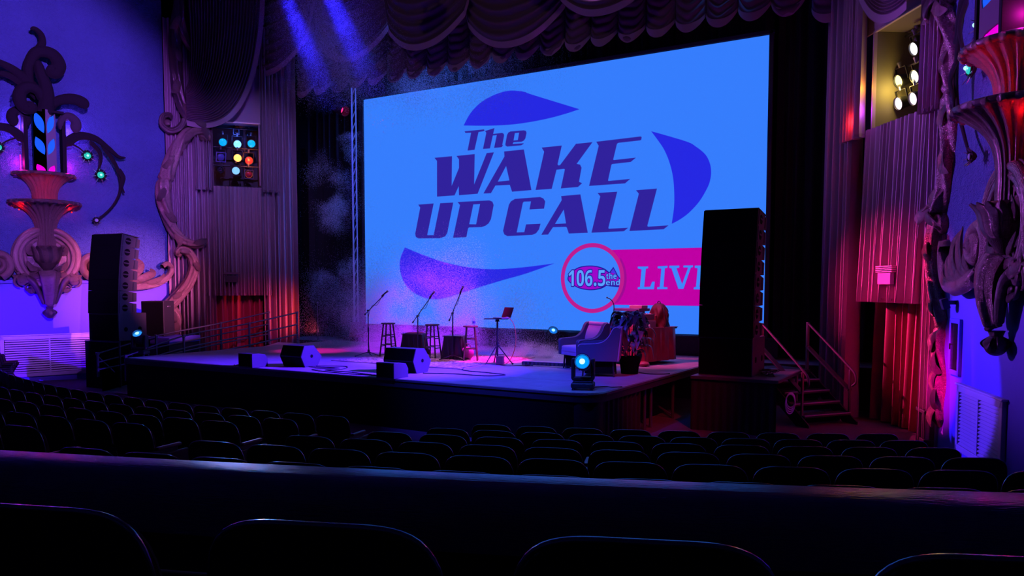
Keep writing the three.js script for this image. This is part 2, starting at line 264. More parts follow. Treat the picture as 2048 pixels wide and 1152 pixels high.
// ------------------------------------------------------------------ projection screen
{
  const W = 11.95, H = 6.75, c = document.createElement('canvas'); c.width = 2048; c.height = 1156;
  const q = c.getContext('2d');
  q.fillStyle = '#357dfc'; q.fillRect(0, 0, 2048, 1156);
  const poly = (text, col) => { q.fillStyle = col; q.beginPath(); text.split(';').forEach((p, i) => { const [x, y] = p.split(' ').map(Number); i ? q.lineTo(x, y) : q.moveTo(x, y); }); q.closePath(); q.fill(); };
  const smooth = (text, col, corners) => { // closed curve, sharp at the listed points
    const P = text.split(';').map((p) => p.split(' ').map(Number)), n = P.length; q.fillStyle = col; q.beginPath(); q.moveTo(...P[0]);
    for (let i = 0; i < n; i++) { const a = P[(i + n - 1) % n], b = P[i], d = P[(i + 1) % n], e = P[(i + 2) % n], s = corners.includes(i), t = corners.includes((i + 1) % n); q.bezierCurveTo(b[0] + (s ? 0 : (d[0] - a[0]) / 6), b[1] + (s ? 0 : (d[1] - a[1]) / 6), d[0] - (t ? 0 : (e[0] - b[0]) / 6), d[1] - (t ? 0 : (e[1] - b[1]) / 6), d[0], d[1]); }
    q.fill();
  };
  const INK = '#2f219b', BLUE = '#2428e2', PINK = '#be00a2', BG = '#357dfc';
  const word = ['632 223;743 225;746 230;740 233;712 234;689 315;649 315;670 233;638 231', '749 233;801 225;794 251;843 251;852 256;854 264;844 306;848 309;840 316;799 316;814 258;792 258;776 316;737 315;756 242', '888 249;960 251;971 255;974 264;968 288;960 297;948 301;905 299;900 307;957 309;960 311;946 317;871 316;862 311;861 303;870 263;877 253',
    '453 333;558 334;555 476;599 393;599 352;585 335;690 335;686 478;758 336;798 336;706 522;598 523;597 479;572 522;467 522;468 349', '854 337;960 337;1000 523;897 524;885 492;806 490;781 524;739 523;856 360', '1053 337;1155 337;1134 418;1139 423;1147 422;1225 336;1305 336;1229 423;1246 428;1253 442;1241 502;1256 509;1236 524;1151 525;1171 443;1167 440;1129 441;1105 524;1022 524;1066 356',
    '1323 336;1527 333;1532 336;1530 347;1525 349;1426 350;1420 354;1403 419;1407 421;1507 419;1484 435;1399 437;1395 440;1380 505;1382 508;1482 506;1459 523;1290 523;1335 354', '351 555;446 554;405 708;445 709;486 555;564 556;528 700;515 717;484 725;351 722;334 714;330 699;363 570', '590 555;772 557;789 564;796 580;781 645;768 664;749 675;727 680;655 679;650 685;640 725;562 725;604 570',
    '913 558;1045 557;1062 564;1072 578;1066 610;990 610;998 574;960 573;955 578;922 712;963 712;972 677;1048 677;1040 702;1025 719;1004 726;872 727;855 719;848 702;880 583;891 568', '1153 559;1248 557;1285 726;1192 726;1182 699;1177 696;1112 695;1087 727;1052 727;1156 577', '1331 556;1423 556;1383 709;1386 712;1475 711;1455 725;1303 726;1344 571', '1509 555;1602 554;1561 707;1565 710;1654 708;1633 723;1481 725;1522 570'];
  for (const w of word) poly(w, INK);
  for (const h of ['912 259;935 259;928 292;905 292', '865 404;883 472;819 473', '681 571;720 571;697 666;657 664', '1166 619;1178 681;1122 681']) poly(h, BG);
  smooth('627 195;654 156;684 126;729 97;784 77;838 66;885 64;931 71;965 80;1007 98;1241 188;1181 199;1098 210;997 217;892 218;765 210', BLUE, [0, 10]);
  smooth('1574 316;1723 371;1768 398;1805 431;1824 467;1830 504;1825 540;1812 571;1783 617;1742 659;1704 685;1668 702;1677 634;1677 574;1672 518;1662 473;1646 427;1622 381', BLUE, [0, 11]);
  smooth('264 765;380 805;507 842;655 870;796 880;955 873;1120 857;977 900;819 938;630 987;531 1014;450 1025;378 1015;299 982;254 936;233 886;230 839;242 802', BLUE, [0, 6]);
  q.fillStyle = PINK; q.fillRect(1402, 803, 498, 236);
  q.fillStyle = BG; const slab = ['1520 876;1567 876;1567 884;1557 886;1550 962;1577 961;1585 940;1597 940;1594 972;1521 972;1521 963;1531 962;1537 888;1520 884', '1609 876;1652 874;1652 883;1641 885;1636 962;1653 963;1653 971;1608 972;1608 963;1619 962;1625 886;1609 885', '1660 874;1703 874;1703 883;1691 885;1716 950;1740 883;1720 882;1720 874;1761 874;1760 882;1752 883;1722 970;1700 970;1669 885;1660 883',
    '1768 875;1838 875;1836 902;1826 902;1822 886;1796 886;1793 916;1812 916;1814 908;1821 908;1818 936;1811 936;1811 927;1792 927;1789 961;1817 961;1824 942;1833 942;1829 972;1765 972;1765 963;1774 962;1780 886;1768 884'];
  for (const s of slab) poly(s, '#3f86fb');
  // round badge with its rim and the slanted shade of the rim on the bar
  q.fillStyle = '#9c0a92'; q.beginPath(); q.arc(1316, 926, 154, -0.62, 0.72); q.lineTo(1402, 1039); q.fill();
  q.fillStyle = '#bd1a8e'; q.beginPath(); q.arc(1306, 924, 153, 0, 2 * PI); q.fill();
  q.fillStyle = '#3a80fb'; q.beginPath(); q.arc(1306, 924, 134.5, 0, 2 * PI); q.fill();
  q.save(); q.beginPath(); q.arc(1306, 924, 134.5, 0, 2 * PI); q.clip();
  smooth('1216 956;1190 936;1187 920;1197 902;1219 886;1251 873;1294 869;1336 873;1368 884;1391 899;1409 893;1439 924;1441 964;1375 958;1348 971;1302 977;1252 971', '#1d1696', [11, 12, 13]);
  smooth('1220 954;1196 936;1192 920;1202 903;1223 889;1253 877;1294 873;1334 877;1364 888;1385 902;1409 902;1436 926;1437 958;1375 953;1346 966;1302 973;1254 967', '#9c06c8', [11, 12, 13]);
  poly('1408 876;1428 909;1390 898', '#1d1696'); poly('1408 883;1423 908;1395 899', '#4a33e6');
  const fit = (s, x, y, w, h, font, col) => { q.save(); q.font = font; const m = q.measureText(s), a = m.actualBoundingBoxAscent, b = m.actualBoundingBoxDescent, l = -m.actualBoundingBoxLeft, ww = m.actualBoundingBoxRight + m.actualBoundingBoxLeft; q.translate(x, y); q.scale(w / ww, h / (a + b)); q.lineJoin = 'round'; q.lineWidth = 9; q.strokeStyle = '#1d1696'; q.strokeText(s, -l, a); q.fillStyle = col; q.fillText(s, -l, a); q.restore(); };
  fit('106.5', 1191, 887, 180, 72, 'bold 100px sans-serif', '#58a0ff');
  fit('the', 1374, 902, 50, 26, 'bold 60px sans-serif', '#58a0ff'); fit('end', 1373, 929, 66, 26, 'bold 60px sans-serif', '#58a0ff');
  q.restore();
  const t = new THREE.CanvasTexture(c); t.colorSpace = THREE.SRGBColorSpace; t.magFilter = THREE.LinearFilter; t.generateMipmaps = true; t.minFilter = THREE.LinearMipmapLinearFilter;
  const s = thing('projection_screen', 'huge projection screen glowing blue with the show title across it', 'screen', [0.595, 4.875, -7.4]);
  const face = new THREE.MeshStandardMaterial({ color: 0x050505, roughness: 0.9, emissive: 0xffffff, emissiveMap: t, emissiveIntensity: 1 });
  part('screen_surface', new THREE.PlaneGeometry(W, H).translate(0, 0, 0.03), face, s, 'blue projected picture with dark blue and pink lettering');
  part('screen_backing', box(W + 0.16, H + 0.16, 0.04, 0, 0, 0), M.blackCloth, s);
  const fm = mat(0.03, 0.03, 0.04, { roughness: 0.6 });
  for (const [w, h, x, y] of [[W + 0.24, 0.09, 0, H / 2 + 0.06], [W + 0.24, 0.09, 0, -H / 2 - 0.06], [0.09, H + 0.2, -W / 2 - 0.06, 0], [0.09, H + 0.2, W / 2 + 0.06, 0]]) part('frame_bar', box(w, h, 0.08, x, y, 0.02, 0.01), fm, s);
  const L = new THREE.RectAreaLight(rgb(0.045, 0.2, 0.97), 0.12, W, H); L.name = 'screen glow'; L.position.set(0.595, 4.875, -7.33); L.lookAt(0.595, 4.875, 0); scene.add(L);
}

// ------------------------------------------------------------------ black masking drapes beside and behind the screen
function drape(L, y0, y1, { amp = 0.06, pitch = 0.16, seed = 1, flare = 0.3 } = {}) {
  const r = rng(seed), xs = [0]; while (xs[xs.length - 1] < L) xs.push(xs[xs.length - 1] + pitch * (0.6 + 0.9 * r()));
  const sc = L / xs[xs.length - 1], n = xs.length - 1, A = xs.map(() => amp * (0.65 + 0.6 * r())), dr = xs.map(() => (r() - 0.5) * pitch * 0.5), kn = 14, e0 = 0.16, nrm = Math.hypot(1, e0) - e0;
  return grid(n * kn, 10, (u, v) => {
    const k = Math.min(n - 1, Math.floor(u * n + 1e-6)), t = u * n - k, x = lerp(xs[k], xs[k + 1], t) * sc, e = 1 - v;
    const a = lerp(A[k], A[k + 1], t) * (1 - flare + flare * e * 1.6), d = Math.min(t, 1 - t) * 2;   // narrow round ridges, steep flanks, tight valleys
    return [clamp(x + lerp(dr[k], dr[k + 1], t) * e * Math.sin(PI * clamp(x / L, 0, 1)), 0, L), lerp(y0, y1, v), a * (1 - 2 * (Math.hypot(d, e0) - e0) / nrm), x, lerp(y0, y1, v)];
  });
}
{
  const d = (label, x, z, L, y0, y1, seed) => { const t = thing('masking_drape', label, 'curtain', [x, 0, z]); part('cloth', drape(L, y0, y1, { amp: 0.07, pitch: 0.3, seed }), M.blackCloth, t); part('bottom_chain_hem', box(L, 0.05, 0.05, L / 2, y0 + 0.02, 0), M.blackCloth, t); return t; };
  d('black masking drape in the dark wing left of the screen', -9.4, -7.75, 3.9, 1.02, 9.6, 11);
  d('black masking drape in the dark gap right of the screen', 6.7, -7.75, 3.2, 1.02, 9.6, 12);
  d('black border cloth across the top above the screen', -9.0, -7.9, 19, 8.3, 12.5, 13);
  const p = thing('side_truss', 'slim blue lit vertical pipe truss at the left edge of the screen', 'truss', [-5.62, 1, -7.2]);
  for (const [x, z] of [[-0.07, 0], [0.07, 0], [0, 0.1]]) part('upright', cyl(0.02, 0.02, 7.6, x, 3.8, z, 8), M.white, p);
  for (let i = 0; i < 22; i++) { const y = 0.2 + i * 0.34; part('brace', rod([-0.07, y, 0], [0.07, y + 0.3, 0], 0.008, 5), M.white, p); part('brace', rod([0, y, 0.1], [0.07, y + 0.3, 0], 0.008, 5), M.white, p); }
  part('base_cloth', grid(24, 6, (u, v) => { const a = u * 2 * PI, R = 0.17 + 0.1 * (1 - v) + 0.02 * Math.sin(a * 7); return [R * Math.cos(a), v * 0.55, R * Math.sin(a) * 0.8]; }), M.drapeRed, p);
}
// ------------------------------------------------------------------ curtained niches with lamp windows either side of the stage
const inNiche = (fr, name, label, cat, s, y, n, group) => thing(name, label, cat, fr.at(s, y, n), fr.turn, group);
function niche(fr, side, o) {
  const put = (name, label, x, L, y0, y1, n, m, opt, hem) => { const t = inNiche(fr, name, label, 'curtain', x, 0, n); part('cloth', drape(L, y0, y1, opt), m, t); if (hem) part('hem', drape(L, y0 - 0.002, y0 + 0.07, { ...opt, flare: 0 }), M.hem, t); return t; };
  put('side_drape', `tall mauve pleated drape beside the ${side} lamp window, next to the stage opening`, o.inner[0], o.inner[1], o.floor, 10.2, 0.08, M.drape, { amp: 0.15, pitch: 0.2, seed: o.seed });
  put('side_drape', `tall mauve pleated drape beside the ${side} lamp window, next to the gilded moulding`, o.outer[0], o.outer[1], 0.1, 10.2, 0.06, M.drape, { amp: 0.12, pitch: 0.14, seed: o.seed + 1 });
  put('short_drape', `short pleated drape hanging to just below the ${side} lamp window, stage side`, o.shortIn[0], o.shortIn[1], 5.42, 10.2, 0.2, M.drape, { amp: 0.08, pitch: 0.12, seed: o.seed + 2 }, true);
  put('short_drape', `short pleated drape hanging to just below the ${side} lamp window, moulding side`, o.shortOut[0], o.shortOut[1], 5.42, 10.2, 0.2, M.drape, { amp: 0.08, pitch: 0.12, seed: o.seed + 3 }, true);
  put('gathered_curtain', `gathered mauve curtain panel hanging below the ${side} lamp window`, o.gather[0], o.gather[1], 2.37, 5.56, 0.06, M.drape, { amp: 0.1, pitch: 0.125, seed: o.seed + 4, flare: 0.7 }, true);
  put('doorway_curtain', `red lit curtain in the dark doorway under the ${side} gathered panel`, o.gather[0] - 0.1, o.gather[1] + 0.1, 0.12, 2.5, -0.35, M.drapeRed, { amp: 0.12, pitch: 0.26, seed: o.seed + 5 });
  // flat cloth panel over the window, and the recess behind it
  const pn = inNiche(fr, 'fabric_panel', `plain flat mauve fabric panel above the ${side} lamp window`, 'panel', 0, 0, 0); pn.userData.kind = undefined; delete pn.userData.kind;
  part('cloth', box(o.win[1] - o.win[0] + 1.6, 3.2, 0.04, (o.win[0] + o.win[1]) / 2, o.win[3] + 1.63, 0), M.panelCloth, pn);
  part('lower_edge', box(o.win[1] - o.win[0] + 0.1, 0.035, 0.05, (o.win[0] + o.win[1]) / 2, o.win[3] + 0.02, 0.02, 0.008), mat(0.5, 0.42, 0.36, { roughness: 0.45, metalness: 0.3 }), pn);
  const [x0, x1, y0, y1] = o.win, w = x1 - x0, h = y1 - y0, d = 1.3, cx = (x0 + x1) / 2, cy = (y0 + y1) / 2;
  const rc = new THREE.Group(); rc.name = numbered('window_recess'); rc.userData.kind = 'structure'; rc.position.set(...fr.at(0, 0, 0)); rc.rotation.y = fr.turn; scene.add(rc);
  struct('back_wall', box(w + 0.3, h + 0.3, 0.05, cx, cy, -d), o.inside, rc);
  struct('side_wall', box(0.06, h + 0.2, d, x0 - 0.06, cy, -d / 2 - 0.02), o.inside, rc); struct('side_wall', box(0.06, h + 0.2, d, x1 + 0.06, cy, -d / 2 - 0.02), o.inside, rc);
  struct('sill', box(w + 0.2, 0.06, d, cx, y0 - 0.06, -d / 2 - 0.02), o.inside, rc); struct('soffit', box(w + 0.2, 0.06, d, cx, y1 + 0.06, -d / 2 - 0.02), o.inside, rc);
  struct('frame_edge', box(0.035, h, 0.07, x0, cy, 0.03, 0.008), M.panelCloth, rc); struct('frame_edge', box(0.035, h, 0.07, x1, cy, 0.03, 0.008), M.panelCloth, rc);
  for (const [k, yy] of [0.28, 0.58, 0.9].entries()) struct('hanging_pipe', rod([x0, y0 + h * yy + 0.12, -0.55], [x1, y0 + h * yy + 0.12, -0.55], 0.024, 8), M.darkMetal, rc);
  for (const xx of o.posts) struct('post', box(0.06, h, 0.06, x0 + xx, cy, -0.8), o.inside, rc);
}
niche(NL, 'left', { inner: [2.74, 1.0], outer: [0.15, 1.25], shortIn: [2.72, 0.45], shortOut: [0.92, 0.47], gather: [1.08, 1.95], win: [1.38, 2.7, 5.62, 7.42], inside: mat(0.05, 0.04, 0.06, { roughness: 0.8 }), posts: [0.95], floor: 0.9, seed: 21 });
niche(NR, 'right', { inner: [-0.22, 1.2], outer: [3.25, 0.8], shortIn: [0.6, 0.74], shortOut: [3.25, 0.5], gather: [1.22, 2.2], win: [1.38, 3.3, 5.52, 7.3], inside: mat(0.16, 0.14, 0.1, { roughness: 0.85 }), posts: [0.28], floor: 0.1, seed: 31 });

// theatre lamps hung in the windows
function lamp(fr, at, aim, kind, label, lens, power, col, group) {
  const t = thing('stage_lamp', label, 'lamp', fr.at(...at), 0, group); t.lookAt(...aim);
  const body = kind.body || M.darkMetal, R = kind.r;
  const can = new THREE.LatheGeometry([[0.02, -0.2], [R * 0.6, -0.19], [R * 0.8, -0.12], [R * 0.86, 0.0], [R, 0.05], [R, 0.1], [R * 0.9, 0.1], [R * 0.88, 0.06]].map((p) => new THREE.Vector2(p[0], p[1])), 24); can.rotateX(PI / 2);
  part('can', can, body, t);
  part('lens', new THREE.SphereGeometry(R * 1.6, 20, 6, 0, 2 * PI, 0, Math.asin(0.55)).rotateX(PI / 2).translate(0, 0, -R * 1.6 + 0.105), lens, t, power ? 'glowing lens' : 'dark lens');
  if (kind.box) part('gel_frame', [box(R * 2.3, 0.02, 0.02, 0, R * 1.12, 0.1), box(R * 2.3, 0.02, 0.02, 0, -R * 1.12, 0.1), box(0.02, R * 2.3, 0.02, R * 1.12, 0, 0.1), box(0.02, R * 2.3, 0.02, -R * 1.12, 0, 0.1)], kind.box, t);
  const yoke = []; for (const s of [-1, 1]) yoke.push(bar([s * (R + 0.02), 0, -0.02], [s * (R + 0.02), R + 0.1, -0.02], 0.012, 0.03)); yoke.push(box(2 * R + 0.05, 0.012, 0.03, 0, R + 0.1, -0.02));
  part('yoke', yoke, M.darkMetal, t); part('clamp', [cyl(0.03, 0.03, 0.09, 0, R + 0.14, -0.02, 10), box(0.05, 0.04, 0.06, 0, R + 0.18, -0.02)], M.metal, t);
  if (power) { const p = t.localToWorld(new THREE.Vector3(0, 0, 0.16)); t.updateMatrixWorld(true); const q = new THREE.Vector3(0, 0, 0.16).applyMatrix4(t.matrixWorld); spot(label, q.toArray(), aim, col, power, 16, 0.9, 5); }
  return t;
}
{
  const g = (r, gg, b, k) => M.gel(r, gg, b, k), dark = new THREE.MeshPhysicalMaterial({ color: rgb(0.02, 0.02, 0.03), roughness: 0.1, clearcoat: 1 });
  const redLens = mat(0.4, 0.03, 0.05, { roughness: 0.2 }), par = { r: 0.125 }, parB = { r: 0.125, box: M.darkMetal }, aimL = [9, 1.2, 0.5], cam = EYE;
  const toCam = (fr, at, k) => { const p = fr.at(...at), q = [0, 1, 2].map((i) => lerp(aimL[i], cam[i], k)); return q; };
  const L = (at, k, kind, label, lens, pw, col) => lamp(NL, at, toCam(NL, at, k), kind, label, lens, pw, col);
  L([1.69, 6.92, -0.45], 0.6, par, 'cyan glowing lamp, left end of the upper row in the left window', g(0.0, 0.42, 1, 1), 14, [0.02, 0.35, 1]);
  L([2.1, 6.89, -0.45], 0.6, par, 'pale cyan glowing lamp, middle of the upper row in the left window', g(0.25, 0.75, 1, 1.3), 14, [0.1, 0.3, 1]);
  L([2.5, 6.93, -0.45], 0.6, par, 'cyan glowing lamp, right end of the upper row in the left window', g(0.0, 0.5, 1, 1), 14, [0.02, 0.35, 1]);
  L([2.1, 6.48, -0.45], 0.75, par, 'bright orange white glowing lamp in the centre of the left window', g(1.6, 0.62, 0.14, 1.6), 10, [1, 0.25, 0.03]);
  L([2.04, 6.1, -0.45], 0.6, parB, 'pale blue glowing lamp, lowest lit one in the left window', g(0.2, 0.5, 1, 1.3), 14, [0.05, 0.15, 1]);
  L([2.08, 7.28, -0.6], 0.7, { r: 0.07, box: M.metal }, 'small unlit lamp in a square frame at the top of the left window', dark, 0);
  L([2.46, 7.24, -0.7], 0.3, { r: 0.09 }, 'unlit dark lamp in the top right corner of the left window', dark, 0);
  L([1.62, 6.5, -0.55], 0.3, { r: 0.12, box: mat(0.15, 0.12, 0.4) }, 'unlit lamp with a bluish gel frame at the left of the left window', mat(0.1, 0.1, 0.4, { roughness: 0.3 }), 0);
  L([2.42, 6.44, -0.55], 0.4, par, 'unlit lamp with dull red lens right of the orange lamp', redLens, 0);
  L([2.41, 6.02, -0.5], 0.6, { r: 0.11, box: M.metal, body: mat(0.5, 0.32, 0.08) }, 'unlit yellowish lamp with striped red lens at lower right of the left window', redLens, 0);
  L([1.6, 6.13, -0.6], 0.3, { r: 0.1 }, 'unlit dark lamp at lower left of the left window', dark, 0);
  glow('orange spill', NL.at(2.45, 6.42, -0.28), [1, 0.2, 0.03], 1.5, 4); glow('blue spill', NL.at(2.1, 7.0, -0.25), [0.05, 0.15, 1], 1.1, 4);
  const aimR = [-6, 1.0, 1.5];
  const R = (at, kind, label, lens, pw, col) => lamp(NR, at, [0, 1, 2].map((i) => lerp(aimR[i], i === 2 ? 6 : cam[i] - 6 * (i === 0), 0.45)), kind, label, lens, pw, col);
  R([1.95, 6.88, -0.45], par, 'white glowing lamp at the top of the right window', g(1, 0.95, 1.1, 2.4), 16, [0.3, 0.16, 1]);
  R([1.49, 6.43, -0.45], par, 'yellow white glowing lamp, left of the middle pair in the right window', g(1.2, 1.1, 0.35, 2.2), 8, [1, 0.6, 0.12]);
  R([2.01, 6.38, -0.45], par, 'white glowing lamp, right of the middle pair in the right window', g(1, 1, 0.8, 2.4), 16, [0.2, 0.1, 1]);
  R([1.51, 6.02, -0.45], par, 'pinkish white glowing lamp, left of the lowest pair in the right window', g(1.2, 0.85, 1.0, 2.2), 16, [0.5, 0.05, 1]);
  R([1.98, 6.0, -0.45], par, 'pinkish white glowing lamp, right of the lowest pair in the right window', g(1.2, 0.8, 1.1, 2.2), 16, [0.4, 0.04, 1]);
  R([1.72, 7.1, -0.6], { r: 0.08 }, 'small unlit lamp under the soffit of the right window', dark, 0);
  glow('yellow spill', NR.at(1.62, 6.25, -0.25), [1, 0.7, 0.15], 1.3, 5); glow('violet spill', NR.at(1.42, 5.9, 0.22), [0.5, 0.05, 1], 0.5, 3); glow('orange spill', NR.at(1.42, 6.3, 0.2), [1, 0.35, 0.02], 0.5, 3); glow('red spill', NR.at(1.1, 5.75, 0.35), [1, 0.02, 0.03], 0.6, 3);
}
// signs over the doorways
{
  const s = inNiche(NL, 'doorway_sign', 'small dark unlit sign box in front of the left gathered curtain', 'sign', 1.83, 2.9, 0.2);
  part('casing', box(0.36, 0.2, 0.07, 0, -0.04, 0, 0.01), M.black, s); part('top_bar', box(0.44, 0.06, 0.09, 0, 0.12, 0, 0.01), mat(0.1, 0.05, 0.06), s); part('hanger', box(0.03, 0.2, 0.14, 0, 0.05, -0.1), M.darkMetal, s);
  const e = inNiche(NR, 'doorway_sign', 'small magenta lit sign box with louvred top on the right curtains', 'sign', 2.3, 2.88, 0.22);
  part('casing', box(0.42, 0.2, 0.07, 0, -0.09, 0, 0.01), mat(0.3, 0.16, 0.36), e); for (let i = 0; i < 4; i++) part('louvre', box(0.52, 0.018, 0.09, 0, 0.03 + i * 0.032, 0), mat(0.6, 0.4, 0.4), e); part('hanger', box(0.03, 0.2, 0.16, 0, 0.0, -0.11), M.darkMetal, e);
}

// ------------------------------------------------------------------ valance over the stage
{
  const v = thing('austrian_valance', 'long scalloped Austrian valance hanging over the stage behind the big swags', 'valance', [0, 0, -6.35]);
  const W = 0.695, N = 22;
  for (let i = 0; i < N; i++) {
    const r = rng(200 + i), cx = -6.71 + i * W + (i === N - 1 ? 0.12 : 0), yb = 8.24 + (r() - 0.5) * 0.05 - (i === N - 1 ? 0.3 : 0), ph = r(), puff = 0.12 + 0.05 * r(), top = 10.4, nf = 10;
    const f = (u, t) => { const c = u * 2 - 1, q = 1 - c * c, s = Math.pow(t, 0.95); const cusp = lerp(top, yb + 0.36, s), sag = (0.05 + 0.31 * s) * Math.pow(q, 0.8); const fold = Math.pow(Math.abs(Math.sin((t * nf + ph + 0.12 * Math.sin(c * 5 + i)) * PI)), 0.7); return [cx + c * W / 2, cusp - sag, (puff * (0.45 + 0.55 * fold) + 0.05 * t) * Math.pow(q, 0.6), cx + c, t * 3]; };
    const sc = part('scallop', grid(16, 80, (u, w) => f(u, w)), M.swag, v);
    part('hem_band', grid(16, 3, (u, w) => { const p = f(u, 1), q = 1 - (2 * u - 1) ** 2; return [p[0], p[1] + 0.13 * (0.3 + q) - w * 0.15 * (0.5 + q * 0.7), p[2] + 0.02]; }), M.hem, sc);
  }
  const sw = (cx, yb, half, z, seed, label) => {
    const t = thing('swag', label, 'swag', [cx, 0, z]), rr = rng(seed), top = 12.6, nf = 11, ph = rr();
    const hem = (c) => yb + 0.95 * Math.pow(Math.abs(c), 2.2) * half * 0.75 + (Math.abs(c) > 0.8 ? (Math.abs(c) - 0.8) * 6 : 0);
    const f = (u, w) => { const c = u * 2 - 1, q = 1 - c * c; const yh = Math.min(hem(c), top - 0.2); const y = lerp(top, yh, Math.pow(w, 0.8)); const fold = Math.sin((w * nf + ph + 0.1 * Math.sin(c * 3)) * 2 * PI); return [cx * 0 + c * half, y, 0.34 * Math.pow(q, 0.7) * (0.35 + 0.65 * w) + 0.055 * fold * Math.pow(q, 0.4), c * half, y]; };
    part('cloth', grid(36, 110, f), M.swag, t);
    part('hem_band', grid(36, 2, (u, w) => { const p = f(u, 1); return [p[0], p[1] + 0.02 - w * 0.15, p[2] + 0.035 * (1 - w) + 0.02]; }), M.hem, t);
  };
  sw(-7.45, 8.92, 2.0, -5.75, 41, 'deep swag at the far left end of the stage valance, crossed by blue beams');
  sw(-4.33, 8.95, 1.65, -5.95, 42, 'second deep swag from the left, glowing blue in the light beams');
  sw(-1.68, 8.82, 1.6, -5.8, 43, 'third deep swag from the left, veiled by blue haze');
  sw(0.9, 8.54, 1.75, -5.95, 44, 'fourth deep swag from the left, dark, the lowest over the screen');
  sw(3.42, 8.8, 1.6, -5.8, 45, 'fifth deep swag from the left, dark, over the right half of the screen');
  sw(6.1, 9.05, 1.75, -5.95, 46, 'sixth deep swag from the left, mostly cut off above the picture');
  // tied swags hanging over the niches
  const tied = (fr, mir, label) => {
    const t = thing('tied_swag', label, 'swag', fr.at(0, 0, 0), fr.turn), L = mir ? 3.38 : 3.758;
    const X = (x) => (mir ? L + 0.25 - x : x);
    const f = (u, a) => { const P0 = [2.8 - 2.2 * a, 13], P1 = [2.95 - 1.9 * a, 6.75 + 1.9 * a], P2 = [0.72, 7.32 + 0.95 * a]; const b = (i) => (1 - u) ** 2 * P0[i] + 2 * u * (1 - u) * P1[i] + u * u * P2[i]; return [X(b(0)), b(1), 0.42 + 0.16 * Math.sin(a * PI) - 0.1 * u + 0.05 * Math.sin(a * 24 * 2 * PI) * (0.4 + 0.6 * Math.sin(PI * Math.min(1, u * 1.1))), u * 3, a * 2]; };
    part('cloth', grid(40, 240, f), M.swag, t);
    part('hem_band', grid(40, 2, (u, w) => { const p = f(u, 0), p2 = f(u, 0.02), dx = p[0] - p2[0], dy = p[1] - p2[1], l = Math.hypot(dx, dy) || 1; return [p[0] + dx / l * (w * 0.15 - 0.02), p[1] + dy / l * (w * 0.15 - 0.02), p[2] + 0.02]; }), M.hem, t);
  };
  tied(NL, false, 'large dark tied swag draped above the left lamp window');
  tied(NR, true, 'large tied swag above the right lamp window, only its lower hem in view');
}
